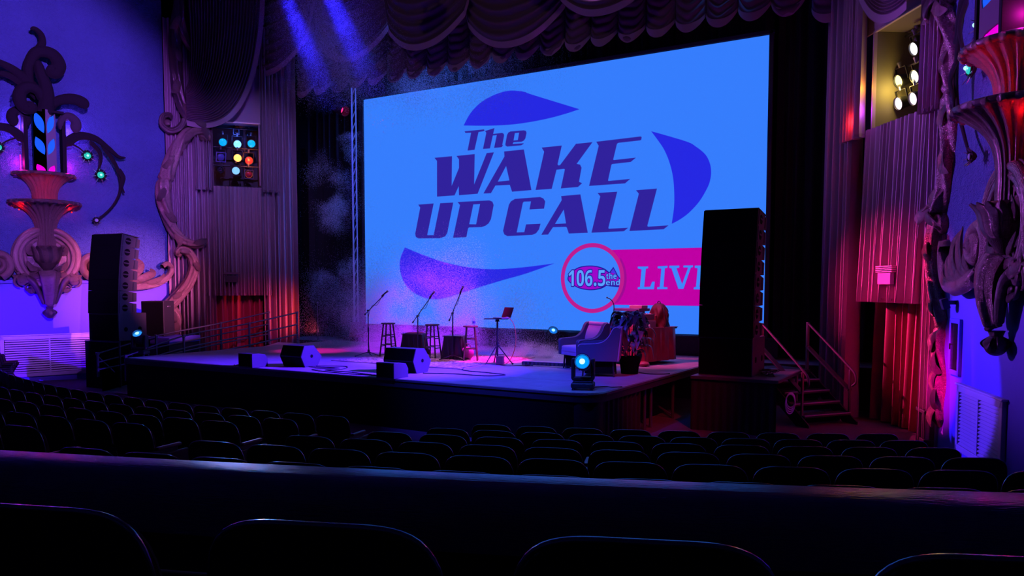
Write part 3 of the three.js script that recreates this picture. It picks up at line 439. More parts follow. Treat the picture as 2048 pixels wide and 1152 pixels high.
// ------------------------------------------------------------------ gilded plaster ornament on the house walls
const mir = (pts, m) => pts.map((p) => [p[0] * m, p[1], p[2] || 0]);
function leafBlade(pts, w, opt = {}) { return sweep(pts, (t) => w * Math.pow(Math.sin(PI * clamp(0.08 + t * 0.9, 0, 1)), 0.8), (t) => w * 0.28 * Math.pow(Math.sin(PI * clamp(0.08 + t * 0.9, 0, 1)), 0.8), { seg: 22, rad: 14, lobes: 3, amp: 0.12, ...opt }); }
function fountain(fr, s0, m, side) {
  const T = thing('fountain_light', `giant gilded fountain shaped wall light with two fluted bowls on the ${side} house wall`, 'wall light', fr.at(s0, 0, 0.02), fr.turn);
  const bowl = (name, yT, R, h, rN, nf, flare) => {
    const geo = grid(nf * 8, 26, (u, v) => { const a = u * PI, r = rN + (R - rN) * Math.pow(v, flare), g = 1 - 0.085 * Math.pow(Math.abs(Math.cos(a * nf)), 3); return [Math.cos(a) * r * g, yT - h + h * v, Math.sin(a) * r * g * 0.85, u * 6, v * 3]; });
    const b = part(name, geo, M.gilt, T);
    const lipPts = []; for (let i = 0; i <= 28; i++) { const a = i / 28 * PI; lipPts.push([Math.cos(a) * (R + 0.02), yT + 0.03, Math.sin(a) * (R + 0.02) * 0.85]); }
    part('rim', new THREE.TubeGeometry(curve(lipPts), 60, 0.045, 8), M.darkGilt, b);
    part('rim_plate', grid(30, 1, (u, v) => { const a = u * PI, r = R * (v ? 1 : 0.45); return [Math.cos(a) * r, yT + 0.0, Math.sin(a) * r * 0.85]; }), M.darkGilt, b);
    const n = Math.round(R * 17); for (let i = 0; i < n; i++) { const a = (i + 0.5) / n * PI; const q = new THREE.SphereGeometry(0.062, 10, 7).scale(1, 0.8, 0.7); q.rotateY(PI / 2 - a); q.translate(Math.cos(a) * (R + 0.035), yT + 0.02, Math.sin(a) * (R + 0.035) * 0.85); part('rim_scallop', q, M.gilt, b); }
  };
  bowl('upper_bowl', 5.5, 0.68, 0.62, 0.3, 11, 3.0);
  bowl('lower_bowl', 4.78, 0.79, 1.15, 0.24, 12, 4.6);
  // ring medallion with grooved mouldings
  const ring = part('ring', [new THREE.TorusGeometry(0.72, 0.075, 10, 60).translate(0, 3.4, 0.08), new THREE.TorusGeometry(0.61, 0.05, 8, 60).translate(0, 3.4, 0.09), new THREE.TorusGeometry(0.79, 0.03, 6, 60).translate(0, 3.4, 0.03), new THREE.TorusGeometry(0.5, 0.045, 8, 60).translate(0, 3.4, 0.05)], M.gilt, T);
  part('ring_backing', new THREE.CylinderGeometry(0.8, 0.8, 0.06, 60).rotateX(PI / 2).translate(0, 3.4, 0.02), M.darkGilt, ring);
  // cup of shell leaves under the lower bowl
  for (let i = 0; i < 9; i++) { const a = (i + 0.5) / 9 * PI, c = Math.cos(a), q = Math.sin(a); part('cup_leaf', leafBlade([[c * 0.12, 3.18, q * 0.1 + 0.06], [c * 0.27, 3.34, q * 0.25 + 0.06], [c * 0.34, 3.58, q * 0.32 + 0.06], [c * 0.43, 3.68, q * 0.42 + 0.06]], 0.11, { up: [c, 0.2, q + 0.01] }), i % 2 ? M.gilt : M.darkGilt, T); }
  part('cup', new THREE.LatheGeometry([[0.08, 3.05], [0.2, 3.2], [0.3, 3.45], [0.34, 3.64], [0.2, 3.7]].map((p) => new THREE.Vector2(...p)), 24, -PI / 2, PI).translate(0, 0, 0.05), M.darkGilt, T);
  // filigree volutes inside the ring
  for (const q of [-1, 1]) {
    part('filigree', [sweep(spiral(q * 0.37, 3.62, 0.08, 0.13, 1.4, q > 0 ? PI : 0, q, 0.05), taper(0.04), taper(0.045), { seg: 40, rad: 8 }), leafBlade([[q * 0.3, 3.45, 0.09], [q * 0.42, 3.55, 0.14], [q * 0.36, 3.74, 0.16]], 0.07), leafBlade([[q * 0.15, 3.1, 0.1], [q * 0.36, 3.12, 0.15], [q * 0.46, 3.3, 0.13]], 0.07), leafBlade([[q * 0.1, 2.98, 0.12], [q * 0.28, 2.92, 0.17], [q * 0.46, 3.0, 0.12]], 0.065), sweep(spiral(q * 0.3, 3.08, 0.1, 0.1, 1.3, q > 0 ? 0 : PI, -q, 0.04), taper(0.03), taper(0.035), { seg: 30, rad: 8 })], M.gilt, T);
    // clusters of scrolls at the shoulders and the long console sides
    part('shoulder_scroll', [sweep(spiral(q * 0.62, 2.78, 0.1, 0.15, 1.5, q > 0 ? -PI / 2 : -PI / 2, q, 0.06), taper(0.055), taper(0.06), { seg: 36, rad: 8 }), ball(0.07, q * 0.55, 2.92, 0.16), ball(0.055, q * 0.66, 2.97, 0.12), ball(0.05, q * 0.47, 2.83, 0.18), ball(0.05, q * 0.7, 2.86, 0.14), leafBlade([[q * 0.36, 2.9, 0.1], [q * 0.56, 2.84, 0.2], [q * 0.8, 2.93, 0.08]], 0.1)], M.gilt, T);
    part('console_side', [sweep([[q * 0.5, 2.86, 0.1], [q * 0.37, 2.76, 0.16], [q * 0.24, 2.5, 0.18], [q * 0.13, 2.18, 0.16]], narrowing(0.09, 0.04), narrowing(0.1, 0.05), { lobes: 4, amp: 0.12 }), sweep(spiral(q * 0.43, 2.6, 0.1, 0.1, 1.3, PI / 2, -q, 0.05), taper(0.035), taper(0.04), { seg: 28, rad: 8 }), leafBlade([[q * 0.26, 2.62, 0.1], [q * 0.4, 2.52, 0.16], [q * 0.5, 2.6, 0.1]], 0.06)], M.darkGilt, T);
  }
  part('console', [sweep([[0, 3.05, 0.16], [0, 2.8, 0.26], [0, 2.5, 0.26], [0, 2.15, 0.18]], narrowing(0.26, 0.11), narrowing(0.14, 0.1), { lobes: 5, amp: 0.14, rad: 24 }), leafBlade([[0, 2.3, 0.24], [0, 2.62, 0.36], [0, 3.0, 0.24]], 0.1), sweep([[-0.12, 2.2, 0.16], [0, 2.14, 0.24], [0.12, 2.2, 0.16]], taper(0.035), taper(0.035))], M.gilt, T);
  part('drop_ball', [ball(0.135, 0, 1.94, 0.14, 18), cyl(0.1, 0.07, 0.08, 0, 2.08, 0.14), ...[0, 1, 2, 3, 4, 5].map((i) => leafBlade([[0.05 * Math.cos(i), 2.06, 0.14 + 0.05 * Math.sin(i)], [0.16 * Math.cos(i * 1.047), 1.96, 0.14 + 0.16 * Math.sin(i * 1.047)], [0.05 * Math.cos(i), 1.84, 0.14 + 0.05 * Math.sin(i)]], 0.05, { up: [Math.cos(i * 1.047), 0, Math.sin(i * 1.047)] }))], M.darkGilt, T);
  // lantern tower: folded dark metal faces, with leaf shaped coloured glass let into the two front faces
  const tower = part('tower', [box(0.09, 1.66, 0.34, -0.43, 6.3, 0.2, 0.01), box(0.09, 1.66, 0.34, 0.43, 6.3, 0.2, 0.01), box(0.86, 0.06, 0.4, 0, 7.12, 0.22), box(0.86, 0.06, 0.4, 0, 5.55, 0.22)], M.bronze, T);
  const petal = (w, h) => { const s = new THREE.Shape(); s.moveTo(0, -h / 2); s.bezierCurveTo(w * 0.9, -h * 0.2, w * 0.9, h * 0.15, w * 0.72, h / 2); s.bezierCurveTo(w * 0.2, h * 0.3, -w * 0.2, h * 0.1, 0, -h / 2); return s; };
  for (const q of [-1, 1]) {
    const face = new THREE.Shape(); face.moveTo(0, 0); face.lineTo(0.3, 0); face.lineTo(0.3, 1.6); face.lineTo(0, 1.6); face.closePath();
    const rows = [[1.34, 0.54, 0.3], [0.76, 0.46, 0.3], [0.16, 0.28, 0.28]];
    for (const [y, h, w] of rows) { const pts = petal(w, h).getPoints(10).map((p) => new THREE.Vector2(p.x + 0.035, p.y + y - 0.08)); face.holes.push(new THREE.Path(pts)); }
    const fg = new THREE.ExtrudeGeometry(face, { depth: 0.02, bevelEnabled: false }); fg.scale(q, 1, 1); fg.rotateY(q * 0.62); fg.translate(0, 5.55, 0.44);
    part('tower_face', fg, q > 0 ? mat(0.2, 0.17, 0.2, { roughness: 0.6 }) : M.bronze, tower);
    rows.forEach(([y, h, w], i) => { const gg = new THREE.ShapeGeometry(petal(w * 1.05, h * 1.05)); gg.translate(0.035, y - 0.08, -0.012); gg.scale(q, 1, 1); gg.rotateY(q * 0.62); gg.translate(0, 5.55, 0.44); part('glass_petal', gg, i < 2 ? M.gel(0.012, 0.11, 1, 1) : M.gel(0.85, 0.0, 0.75, 1), tower, i < 2 ? 'blue glowing glass' : 'magenta glowing glass'); });
  }
  // crest of curling bronze leaves
  const cap = (t) => Math.min(1, Math.sqrt(Math.max(0.02, t / 0.08))) * (t > 0.84 ? Math.sqrt(Math.max(0.01, 1 - ((t - 0.84) / 0.16) ** 2)) : 1);
  const comma = (name, pts, w0, w1, h, mtl = M.bronze) => part(name, sweep(mir(pts, m), (t) => lerp(w0, w1, t) * cap(t), (t) => h * cap(t), { seg: 56, rad: 20, lobes: 6, amp: 0.07 }), mtl, T);
  comma('crest_stem', [[0, 6.95, 0.3], [0.07, 7.4, 0.36], [0.05, 7.75, 0.36], [-0.06, 8.1, 0.34], [-0.1, 8.4, 0.28]], 0.19, 0.1, 0.09);
  comma('crest_scroll', [[-0.18, 7.4, 0.22], [-0.3, 7.85, 0.26], [-0.29, 8.25, 0.3], [-0.1, 8.58, 0.34], [0.22, 8.58, 0.36], [0.36, 8.33, 0.38], [0.24, 8.14, 0.4], [0.1, 8.26, 0.42]], 0.09, 0.19, 0.08);
  comma('crest_leaf', [[-0.14, 8.45, 0.2], [-0.06, 8.66, 0.22], [0.03, 8.86, 0.24], [0.0, 9.06, 0.26], [-0.14, 9.16, 0.3], [-0.24, 9.12, 0.32]], 0.11, 0.045, 0.06);
  comma('crest_scroll', [[0.0, 7.3, 0.3], [-0.14, 7.6, 0.38], [-0.34, 7.66, 0.42], [-0.54, 7.48, 0.46], [-0.52, 7.2, 0.48], [-0.36, 7.12, 0.5], [-0.28, 7.28, 0.52]], 0.1, 0.17, 0.08);
  comma('crest_leaf', [[0.12, 7.15, 0.26], [0.24, 7.36, 0.32], [0.46, 7.48, 0.38], [0.76, 7.5, 0.4], [1.02, 7.36, 0.42]], 0.09, 0.15, 0.06);
  comma('crest_leaf', [[-0.12, 7.6, 0.22], [-0.38, 7.86, 0.3], [-0.7, 8.08, 0.34], [-1.12, 8.2, 0.34], [-1.42, 8.1, 0.32]], 0.14, 0.04, 0.06);
  comma('crest_leaf', [[-0.14, 7.5, 0.2], [-0.46, 7.76, 0.26], [-0.8, 7.92, 0.28], [-1.12, 7.86, 0.28], [-1.3, 7.66, 0.26]], 0.11, 0.04, 0.05);
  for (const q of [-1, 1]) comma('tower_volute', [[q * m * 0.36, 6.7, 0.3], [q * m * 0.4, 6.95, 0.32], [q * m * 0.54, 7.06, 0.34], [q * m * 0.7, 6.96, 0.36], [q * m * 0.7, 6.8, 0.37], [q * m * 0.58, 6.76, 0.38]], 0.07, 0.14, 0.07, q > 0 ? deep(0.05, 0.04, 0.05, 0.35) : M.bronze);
  // lamps: red bulbs under the rims, coloured tubes in the sides of the tower that light the plaster
  const red = M.gel(1, 0.02, 0.015, 1.5);
  for (const q of [-0.3, 0.3]) { part('red_bulb', ball(0.03, q, 4.82, 0.5, 10), red, T); glow('red bulb', fr.at(s0 + q, 4.86, 0.54), [1, 0.006, 0.012], 0.7, 1.2); }
  for (const q of [-0.6, 0.6]) { part('red_bulb', ball(0.02, q, 4.6, 0.1, 10), red, T); glow('red bulb', fr.at(s0 + q, 4.6, 0.14), [1, 0.006, 0.01], 0.3, 1); }
  for (const q of [-1, 1]) {
    part('side_tube', rod([q * 0.52, 6.3, 0.05], [q * 0.52, 7.0, 0.05], 0.018, 8), M.gel(0.15, 0.05, 1, 1), T); glow('violet side tube', fr.at(s0 + q * 0.54, 6.7, 0.17), [0.22, 0.05, 1], 3.4, 5);
    part('side_tube', rod([q * 0.52, 5.62, 0.05], [q * 0.52, 6.0, 0.05], 0.018, 8), M.gel(0.8, 0.02, 0.6, 1), T); glow('magenta side tube', fr.at(s0 + q * 0.54, 5.78, 0.17), [0.9, 0.01, 0.5], 1.6, 4);
  }
  return T;
}
fountain(WL, -2.3, 1, 'left'); fountain(WR, 2.3, -1, 'right');

// sprays of curving leaves with jewelled flower lamps, beside the fountains
function spray(fr, s0, m, label) {
  const T = thing('jewel_spray', label, 'ornament', fr.at(s0, 0, 0.02), fr.turn);
  part('leaf', sweep(mir([[0.42, 6.3, 0.25], [0.75, 6.58, 0.3], [1.15, 6.58, 0.3], [1.5, 6.36, 0.26], [1.78, 6.16, 0.2], [1.95, 6.16, 0.18]], m), narrowing(0.12, 0.02), narrowing(0.05, 0.02), { lobes: 4, amp: 0.1 }), M.bronze, T);
  part('stem', sweep(mir([[1.3, 6.46, 0.26], [1.62, 6.05, 0.22], [1.8, 5.6, 0.18], [1.78, 5.2, 0.15], [1.58, 4.8, 0.12], [1.28, 4.5, 0.14], [1.2, 4.44, 0.15]], m), narrowing(0.06, 0.018), narrowing(0.035, 0.015)), M.bronze, T);
  part('leaf', sweep(mir([[1.72, 5.85, 0.2], [1.86, 5.6, 0.24], [1.82, 5.36, 0.2], [1.9, 5.2, 0.16]], m), narrowing(0.08, 0.02), narrowing(0.03, 0.02)), M.bronze, T);
  part('leaf', sweep(mir([[1.05, 6.5, 0.28], [1.28, 6.2, 0.3], [1.3, 5.95, 0.26], [1.24, 5.75, 0.2]], m), narrowing(0.07, 0.02), narrowing(0.03, 0.02)), M.bronze, T);
  part('stem', sweep(mir([[0.6, 6.4, 0.2], [0.8, 6.3, 0.2], [0.98, 6.16, 0.16]], m), narrowing(0.025, 0.015), narrowing(0.025, 0.015)), M.bronze, T);
  const lit = M.gel(0.02, 0.55, 0.5, 1);
  for (const [x, y, r, on] of [[1.01, 6.12, 0.1, 1], [1.32, 5.64, 0.1, 1], [1.18, 4.42, 0.06, 0]]) {
    const f = part('flower', new THREE.LatheGeometry([[0.0, 0], [r * 0.7, 0.02], [r * 1.5, 0.08], [r * 1.35, 0.09], [r * 1.0, 0.05], [r * 0.95, 0.1], [r * 1.1, 0.11]].map((p) => new THREE.Vector2(...p)), 20).rotateX(PI / 2).translate(x * m, y, 0.06), M.bronze, T);
    for (let i = 0; i < 8; i++) { const a = i / 8 * 2 * PI + 0.2; part('ray', rod([x * m + Math.cos(a) * r * 1.2, y + Math.sin(a) * r * 1.2, 0.14], [x * m + Math.cos(a) * r * 2.3, y + Math.sin(a) * r * 2.3, 0.2], 0.012, 5, 0.004), M.metal, f); }
    part('jewel', new THREE.SphereGeometry(r * 0.85, 14, 8).scale(1, 1, 0.6).translate(x * m, y, 0.15), on ? lit : mat(0.3, 0.4, 0.45, { roughness: 0.1 }), f, on ? 'glowing cyan jewel' : 'clear jewel');
    if (on) part('jewel_core', ball(r * 0.3, x * m, y, 0.2, 8), M.gel(0.6, 1.4, 1.2, 1), f);
    if (on) glow('cyan jewel', fr.at(s0 + x * m, y, 0.27), [0.03, 0.8, 0.75], 0.07, 1);
  }
}
spray(WL, -2.3, 1, 'bronze leaf spray with two glowing cyan jewels, right of the left fountain light');
spray(WL, -2.3, -1, 'bronze leaf spray with dim jewels at the picture edge, left of the left fountain light');
spray(WR, 2.3, -1, 'bronze leaf spray with cyan jewels behind the right fountain light, stage side');
spray(WR, 2.3, 1, 'bronze leaf spray at the picture edge, right of the right fountain light');

// ledge scrolls either side of the fountains
function ledge(fr, s0, m0, label, near) {
  const m = near && m0 < 0 ? -0.74 : m0;
  const T = thing('scroll_ornament', label, 'ornament', fr.at(s0, 0, 0.02), fr.turn);
  part('volute', [sweep(spiral(m * 1.14, 3.2, 0.08, 0.32, 1.9, m > 0 ? -PI * 0.6 : -PI * 0.4, m > 0 ? -1 : 1, 0.1), (t) => 0.1 * (1 - 0.5 * t), (t) => 0.1, { seg: 70, rad: 12, lobes: 4, amp: 0.1 }), ball(0.1, m * 1.14, 3.2, 0.18)], M.gilt, T);
  part('volute_backing', new THREE.CylinderGeometry(0.36, 0.36, 0.06, 30).rotateX(PI / 2).translate(m * 1.14, 3.2, 0.02), M.darkGilt, T);
  if (near) {
    part('swash', sweep(mir([[1.02, 2.88, 0.1], [1.35, 2.74, 0.14], [1.8, 2.66, 0.16], [2.3, 2.64, 0.16], [2.75, 2.74, 0.14], [3.05, 2.98, 0.12], [3.08, 3.2, 0.12], [2.96, 3.28, 0.14], [2.84, 3.2, 0.16]], m), (t) => lerp(0.12, 0.07, t) * (t < 0.06 ? 0.5 : 1), (t) => 0.1, { seg: 70, rad: 14, lobes: 5, amp: 0.12, twist: 0.3 }), M.gilt, T);
    for (const [a, w] of [[[[1.5, 2.74, 0.12], [1.72, 2.98, 0.2], [1.92, 3.28, 0.18], [2.0, 3.5, 0.12]], 0.13], [[[1.7, 2.74, 0.12], [2.02, 2.92, 0.22], [2.26, 3.22, 0.18], [2.16, 3.44, 0.12]], 0.13], [[[1.9, 2.72, 0.14], [2.3, 2.86, 0.22], [2.58, 3.02, 0.18], [2.52, 3.14, 0.14]], 0.11], [[[1.35, 2.78, 0.12], [1.46, 3.0, 0.2], [1.52, 3.22, 0.16], [1.44, 3.34, 0.1]], 0.09], [[[2.2, 2.68, 0.18], [2.5, 2.74, 0.24], [2.8, 2.86, 0.2], [2.9, 3.0, 0.14]], 0.08]]) part('acanthus_leaf', leafBlade(mir(a, m), w), M.gilt, T);
  }
}
ledge(WL, -2.3, 1, 'gilded scroll and acanthus ornament between the left fountain light and the gilded moulding', true);
ledge(WL, -2.3, -1, 'gilded scroll cut by the left picture edge, beside the left fountain light', false);
ledge(WR, 2.3, -1, 'gilded scroll and acanthus ornament on the stage side of the right fountain light', true);
ledge(WR, 2.3, 1, 'large pale scroll cut by the right picture edge, beside the right fountain light', false);

// tall gilded foliage moulding between plaster wall and niche; points in metres on the left side, mirrored about the stage centre for the right
function moulding(m, label) {
  const T = thing('foliage_moulding', label, 'moulding', [0, 0, 0]);
  const X = (p) => (m > 0 ? p : [1.0 - lerp(-9.05, p[0], 0.5) + 0.34, p[1], lerp(-3.4, p[2], 0.5) + 0.36]), up = m > 0 ? [0.88, 0, 0.47] : [-0.93, 0, 0.36];
  const fat = m > 0 ? 0.82 : 0.92;
  const S = (pts, w0, w1, h, o = {}) => sweep(pts.map(X), (t) => fat * lerp(w0, w1, t) * Math.min(1, 0.35 + t * 9, 0.3 + (1 - t) * 9), (t) => fat * h * Math.min(1, 0.35 + t * 9, 0.3 + (1 - t) * 9), { seg: 150, rad: 30, lobes: 5, amp: 0.2, twist: 3.4, up, ...o });
  const stemA = [[-8.74, 13, -3.73], [-8.78, 12.2, -3.7], [-8.74, 11.54, -3.73], [-8.8, 10.7, -3.65], [-8.84, 10.23, -3.6], [-8.98, 9.74, -3.59], [-8.99, 9.18, -3.55], [-8.9, 8.6, -3.51], [-8.87, 8.12, -3.56], [-8.81, 7.71, -3.63], [-8.72, 7.43, -3.76], [-8.55, 7.34, -4.0], [-8.48, 7.44, -4.08]];
  const branch = [[-8.82, 10.4, -3.64], [-8.79, 10.01, -3.66], [-8.73, 9.67, -3.74], [-8.64, 9.39, -3.87], [-8.5, 9.23, -4.05], [-8.36, 9.28, -4.24], [-8.31, 9.45, -4.3], [-8.4, 9.58, -4.2], [-8.5, 9.5, -4.06]];
  const lscroll = [[-8.75, 7.5, -3.7], [-8.8, 7.25, -3.62], [-8.91, 7.08, -3.51], [-9.05, 7.04, -3.35], [-9.13, 7.2, -3.18], [-9.1, 7.42, -3.2], [-9.0, 7.46, -3.32], [-8.97, 7.34, -3.38]];
  const segB = [[-8.46, 6.78, -4.12], [-8.44, 6.92, -4.12], [-8.54, 7.04, -4.0], [-8.69, 7.03, -3.8], [-8.85, 6.77, -3.58], [-9.02, 6.34, -3.44], [-9.08, 5.86, -3.26], [-9.11, 5.5, -3.18]];
  const segC = [[-9.09, 5.8, -3.23], [-9.12, 5.29, -3.15], [-9.11, 4.87, -3.18], [-9.07, 4.5, -3.29], [-9.02, 4.14, -3.45], [-8.82, 3.91, -3.63], [-8.6, 3.85, -3.92], [-8.52, 3.92, -4.02]];
  const segD = [[-8.95, 3.5, -3.42], [-8.92, 3.64, -3.46], [-8.82, 3.66, -3.6], [-8.74, 3.51, -3.73], [-8.7, 3.21, -3.79], [-8.77, 2.8, -3.69], [-8.91, 2.46, -3.5], [-9.08, 2.15, -3.28], [-9.16, 1.98, -3.12]];
  const segE = [[-9.1, 2.1, -3.22], [-9.03, 1.68, -3.37], [-9.07, 1.39, -3.3], [-9.11, 1.11, -3.2], [-9.07, 0.8, -3.28], [-9.09, 0.45, -3.25]];
  part('stem', S(stemA, 0.26, 0.13, 0.17), M.darkGilt, T); part('branch', S(branch, 0.17, 0.08, 0.13, { twist: 1 }), M.gilt, T); part('branch', S(lscroll, 0.13, 0.07, 0.12, { twist: 1 }), M.darkGilt, T);
  part('stem', S(segB, 0.13, 0.24, 0.18), M.gilt, T); part('stem', S(segC, 0.24, 0.1, 0.18, { twist: 3 }), M.gilt, T); part('stem', S(segD, 0.12, 0.22, 0.17, { twist: 0.6, lobes: 7, amp: 0.12 }), M.gilt, T); part('stem', S(segE, 0.2, 0.22, 0.16, { twist: 1.5 }), M.gilt, T);
  // overlapping acanthus leaves climbing each stem, alternately on either edge
  const U = new THREE.Vector3(...up);
  for (const [pts, n, w] of [[stemA, 7, 0.3], [segB, 3, 0.27], [segC, 4, 0.28], [segD, 3, 0.22], [segE, 5, 0.26]]) {
    const c = curve(pts.map(X));
    for (let i = 0; i < n; i++) { const t = (i + 0.6) / (n + 0.4), P = c.getPoint(t), tan = c.getTangent(t), N = new THREE.Vector3().crossVectors(U, tan).normalize(), q = i % 2 ? 1 : -1; const at = (a, b, d) => { const v = P.clone().addScaledVector(tan, -a).addScaledVector(N, b * q).addScaledVector(U, d); return [v.x, v.y, v.z]; };
      part('acanthus_leaf', leafBlade([at(w * 0.5, -w * 0.2, 0.1 * fat), at(-w * 0.1, w * 0.12, 0.19 * fat), at(-w * 0.7, w * 0.36, 0.18 * fat), at(-w * 0.95, w * 0.66, 0.1 * fat)], w * 0.42 * fat, { up }), i % 3 ? M.gilt : M.darkGilt, T); }
  }
  part('scroll_eye', [ball(0.1, ...X([-8.46, 9.45, -4.12])), ball(0.09, ...X([-9.02, 7.25, -3.28])), ball(0.08, ...X([-8.5, 6.86, -4.02])), ball(0.08, ...X([-8.9, 3.55, -3.45]))], M.gilt, T);
}
moulding(1, 'tall winding gilded foliage moulding between the left plaster wall and the curtains');
moulding(-1, 'tall gilded foliage moulding lit hot pink, between the right curtains and the right plaster wall');
{
  const t = thing('pedestal', 'dark fluted pedestal under the pink lit right moulding', 'pedestal', [10.3, 0.1, -3.45], WR.turn);
  part('base', box(0.5, 0.1, 0.4, 0, 0.05, 0.05, 0.01), M.black, t); part('shaft', [box(0.42, 0.44, 0.32, 0, 0.3, 0.05, 0.02), ...[-0.14, -0.05, 0.05, 0.14].map((x) => cyl(0.03, 0.03, 0.42, x, 0.3, 0.21, 8))], M.black, t); part('cap', box(0.5, 0.06, 0.42, 0, 0.54, 0.05, 0.015), M.black, t);
}
// wall vents, cupboard and small fittings
function vent(fr, s0, s1, y0, y1, label) {
  const t = thing('louvre_vent', label, 'vent', fr.at((s0 + s1) / 2, 0, 0.02), fr.turn), w = s1 - s0, h = y1 - y0, cy = (y0 + y1) / 2, f = 0.09;
  part('frame', [box(w, f, 0.06, 0, y1 - f / 2, 0.03, 0.01), box(w, f, 0.06, 0, y0 + f / 2, 0.03, 0.01), box(f, h, 0.06, -w / 2 + f / 2, cy, 0.03, 0.01), box(f, h, 0.06, w / 2 - f / 2, cy, 0.03, 0.01), box(w + 0.06, 0.03, 0.08, 0, y1 + 0.02, 0.04, 0.01), box(0.03, h - 0.1, 0.05, 0.0, cy, 0.03)], M.vent, t);
  part('back', box(w - 0.1, h - 0.1, 0.01, 0, cy, 0.008), M.blackMatte, t);
  const n = 15, geo = box((w - 2 * f) / 2 - 0.03, 0.008, 0.05, 0, 0, 0); geo.rotateX(0.7);
  for (const q of [-1, 1]) for (let i = 0; i < n; i++) { const o = part('slat', geo, M.vent, t); o.position.set(q * (w - 2 * f) / 4, y0 + f + (i + 0.5) * (h - 2 * f) / n, 0.032); }
}
vent(WL, -3.42, -1.2, 0.3, 1.36, 'wide louvred wall vent low on the left plaster wall');
vent(WR, 0.58, 2.34, 0.3, 1.24, 'wide louvred wall vent low on the right plaster wall');
{
  const t = thing('cupboard', 'small framed cupboard with a dark glass door on the right wall', 'cupboard', WR.at(0.33, 1.77, 0.02), WR.turn);
  part('frame', [box(0.46, 0.07, 0.05, 0, 0.38, 0.02, 0.008), box(0.46, 0.07, 0.05, 0, -0.38, 0.02, 0.008), box(0.07, 0.8, 0.05, -0.2, 0, 0.02, 0.008), box(0.07, 0.8, 0.05, 0.2, 0, 0.02, 0.008)], M.dado, t);
  part('door', box(0.34, 0.7, 0.02, 0, 0, 0.015, 0.004), mat(0.012, 0.01, 0.014, { roughness: 0.12 }), t); part('handle', [box(0.015, 0.09, 0.02, -0.13, 0.0, 0.06, 0.004), box(0.012, 0.012, 0.04, -0.13, 0.03, 0.04)], M.darkMetal, t);
  const d = thing('camera_device', 'small dark wall device under the scrolls on the right wall', 'device', WR.at(0.22, 2.42, 0.02), WR.turn);
  part('bracket', box(0.04, 0.06, 0.12, 0, 0, 0.06, 0.008), M.darkMetal, d); part('head', place(box(0.12, 0.16, 0.1, 0, 0, 0, 0.015), 0, -0.02, 0.15, 0.3), M.black, d);
}
// ------------------------------------------------------------------ loudspeaker stacks
function lineArray(at, turn, n, lean0, lean1, label, W, D, H) {
  const t = thing('line_array', label, 'loudspeaker', at, turn);
  let y = 0, z = 0;
  for (let i = 0; i < n; i++) {
    const a = lerp(lean0, lean1, i / (n - 1)), c = new THREE.Group(); c.name = 'cabinet'; c.position.set(0, y, z); c.rotation.x = -a; t.add(c);
    const g0 = i === 2 ? 0.005 : -0.003, prof = [[0, g0], [0, H - 0.004], [-D * 0.55, H - 0.004], [-D, H * 0.88], [-D, H * 0.12], [-D * 0.55, g0 + 0.002]];
    const body = new THREE.ExtrudeGeometry(new THREE.Shape(prof.map((p) => new THREE.Vector2(-p[0], p[1]))), { depth: W, bevelEnabled: false }); body.rotateY(PI / 2); body.translate(-W / 2, 0, 0);
    part('shell', body, M.cabinet, c);
    part('grille', box(W - 0.006, H - (i === 2 ? 0.012 : 0.002), 0.02, 0, H / 2, 0.006), M.grille, c);
    for (const q of [-1, 1]) { part('hand_hole', place(new THREE.CylinderGeometry(H * 0.3, H * 0.3, 0.012, 20), q * (W / 2), H * 0.5, -D * 0.36, 0, 0, PI / 2), M.blackMatte, c); part('flypoint', [box(0.014, H * 0.9, 0.03, q * (W / 2 + 0.004), H / 2, -0.05), box(0.014, H * 0.7, 0.03, q * (W / 2 + 0.004), H / 2, -D * 0.8)], M.darkMetal, c); part('handle_bar', box(0.02, H * 0.12, H * 0.62, q * (W / 2 + 0.006), H * 0.5, -D * 0.36, 0.006), M.cabinet, c); }
    y += H * Math.cos(a); z += -H * Math.sin(a);
  }
  part('top_frame', place(box(W, 0.025, D * 0.9, 0, 0, -D / 2, 0.008), 0, y + 0.012, z, -lean1), M.black, t);
  return t;
}
function sub(at, turn, label, W, H, D) {
  const t = thing('subwoofer', label, 'loudspeaker', at, turn);
  part('shell', box(W, H, D, 0, H / 2, -D / 2, 0.012), M.cabinet, t); part('grille', box(W - 0.04, H - 0.04, 0.02, 0, H / 2, 0.004, 0.008), M.grille, t);
  for (const q of [-1, 1]) { for (const z of [-D * 0.25, -D * 0.75]) part('hand_hole', place(new THREE.CylinderGeometry(0.055, 0.055, 0.01, 18), q * W / 2, H * 0.42, z, 0, 0, PI / 2), M.blackMatte, t); }
  return t;
}
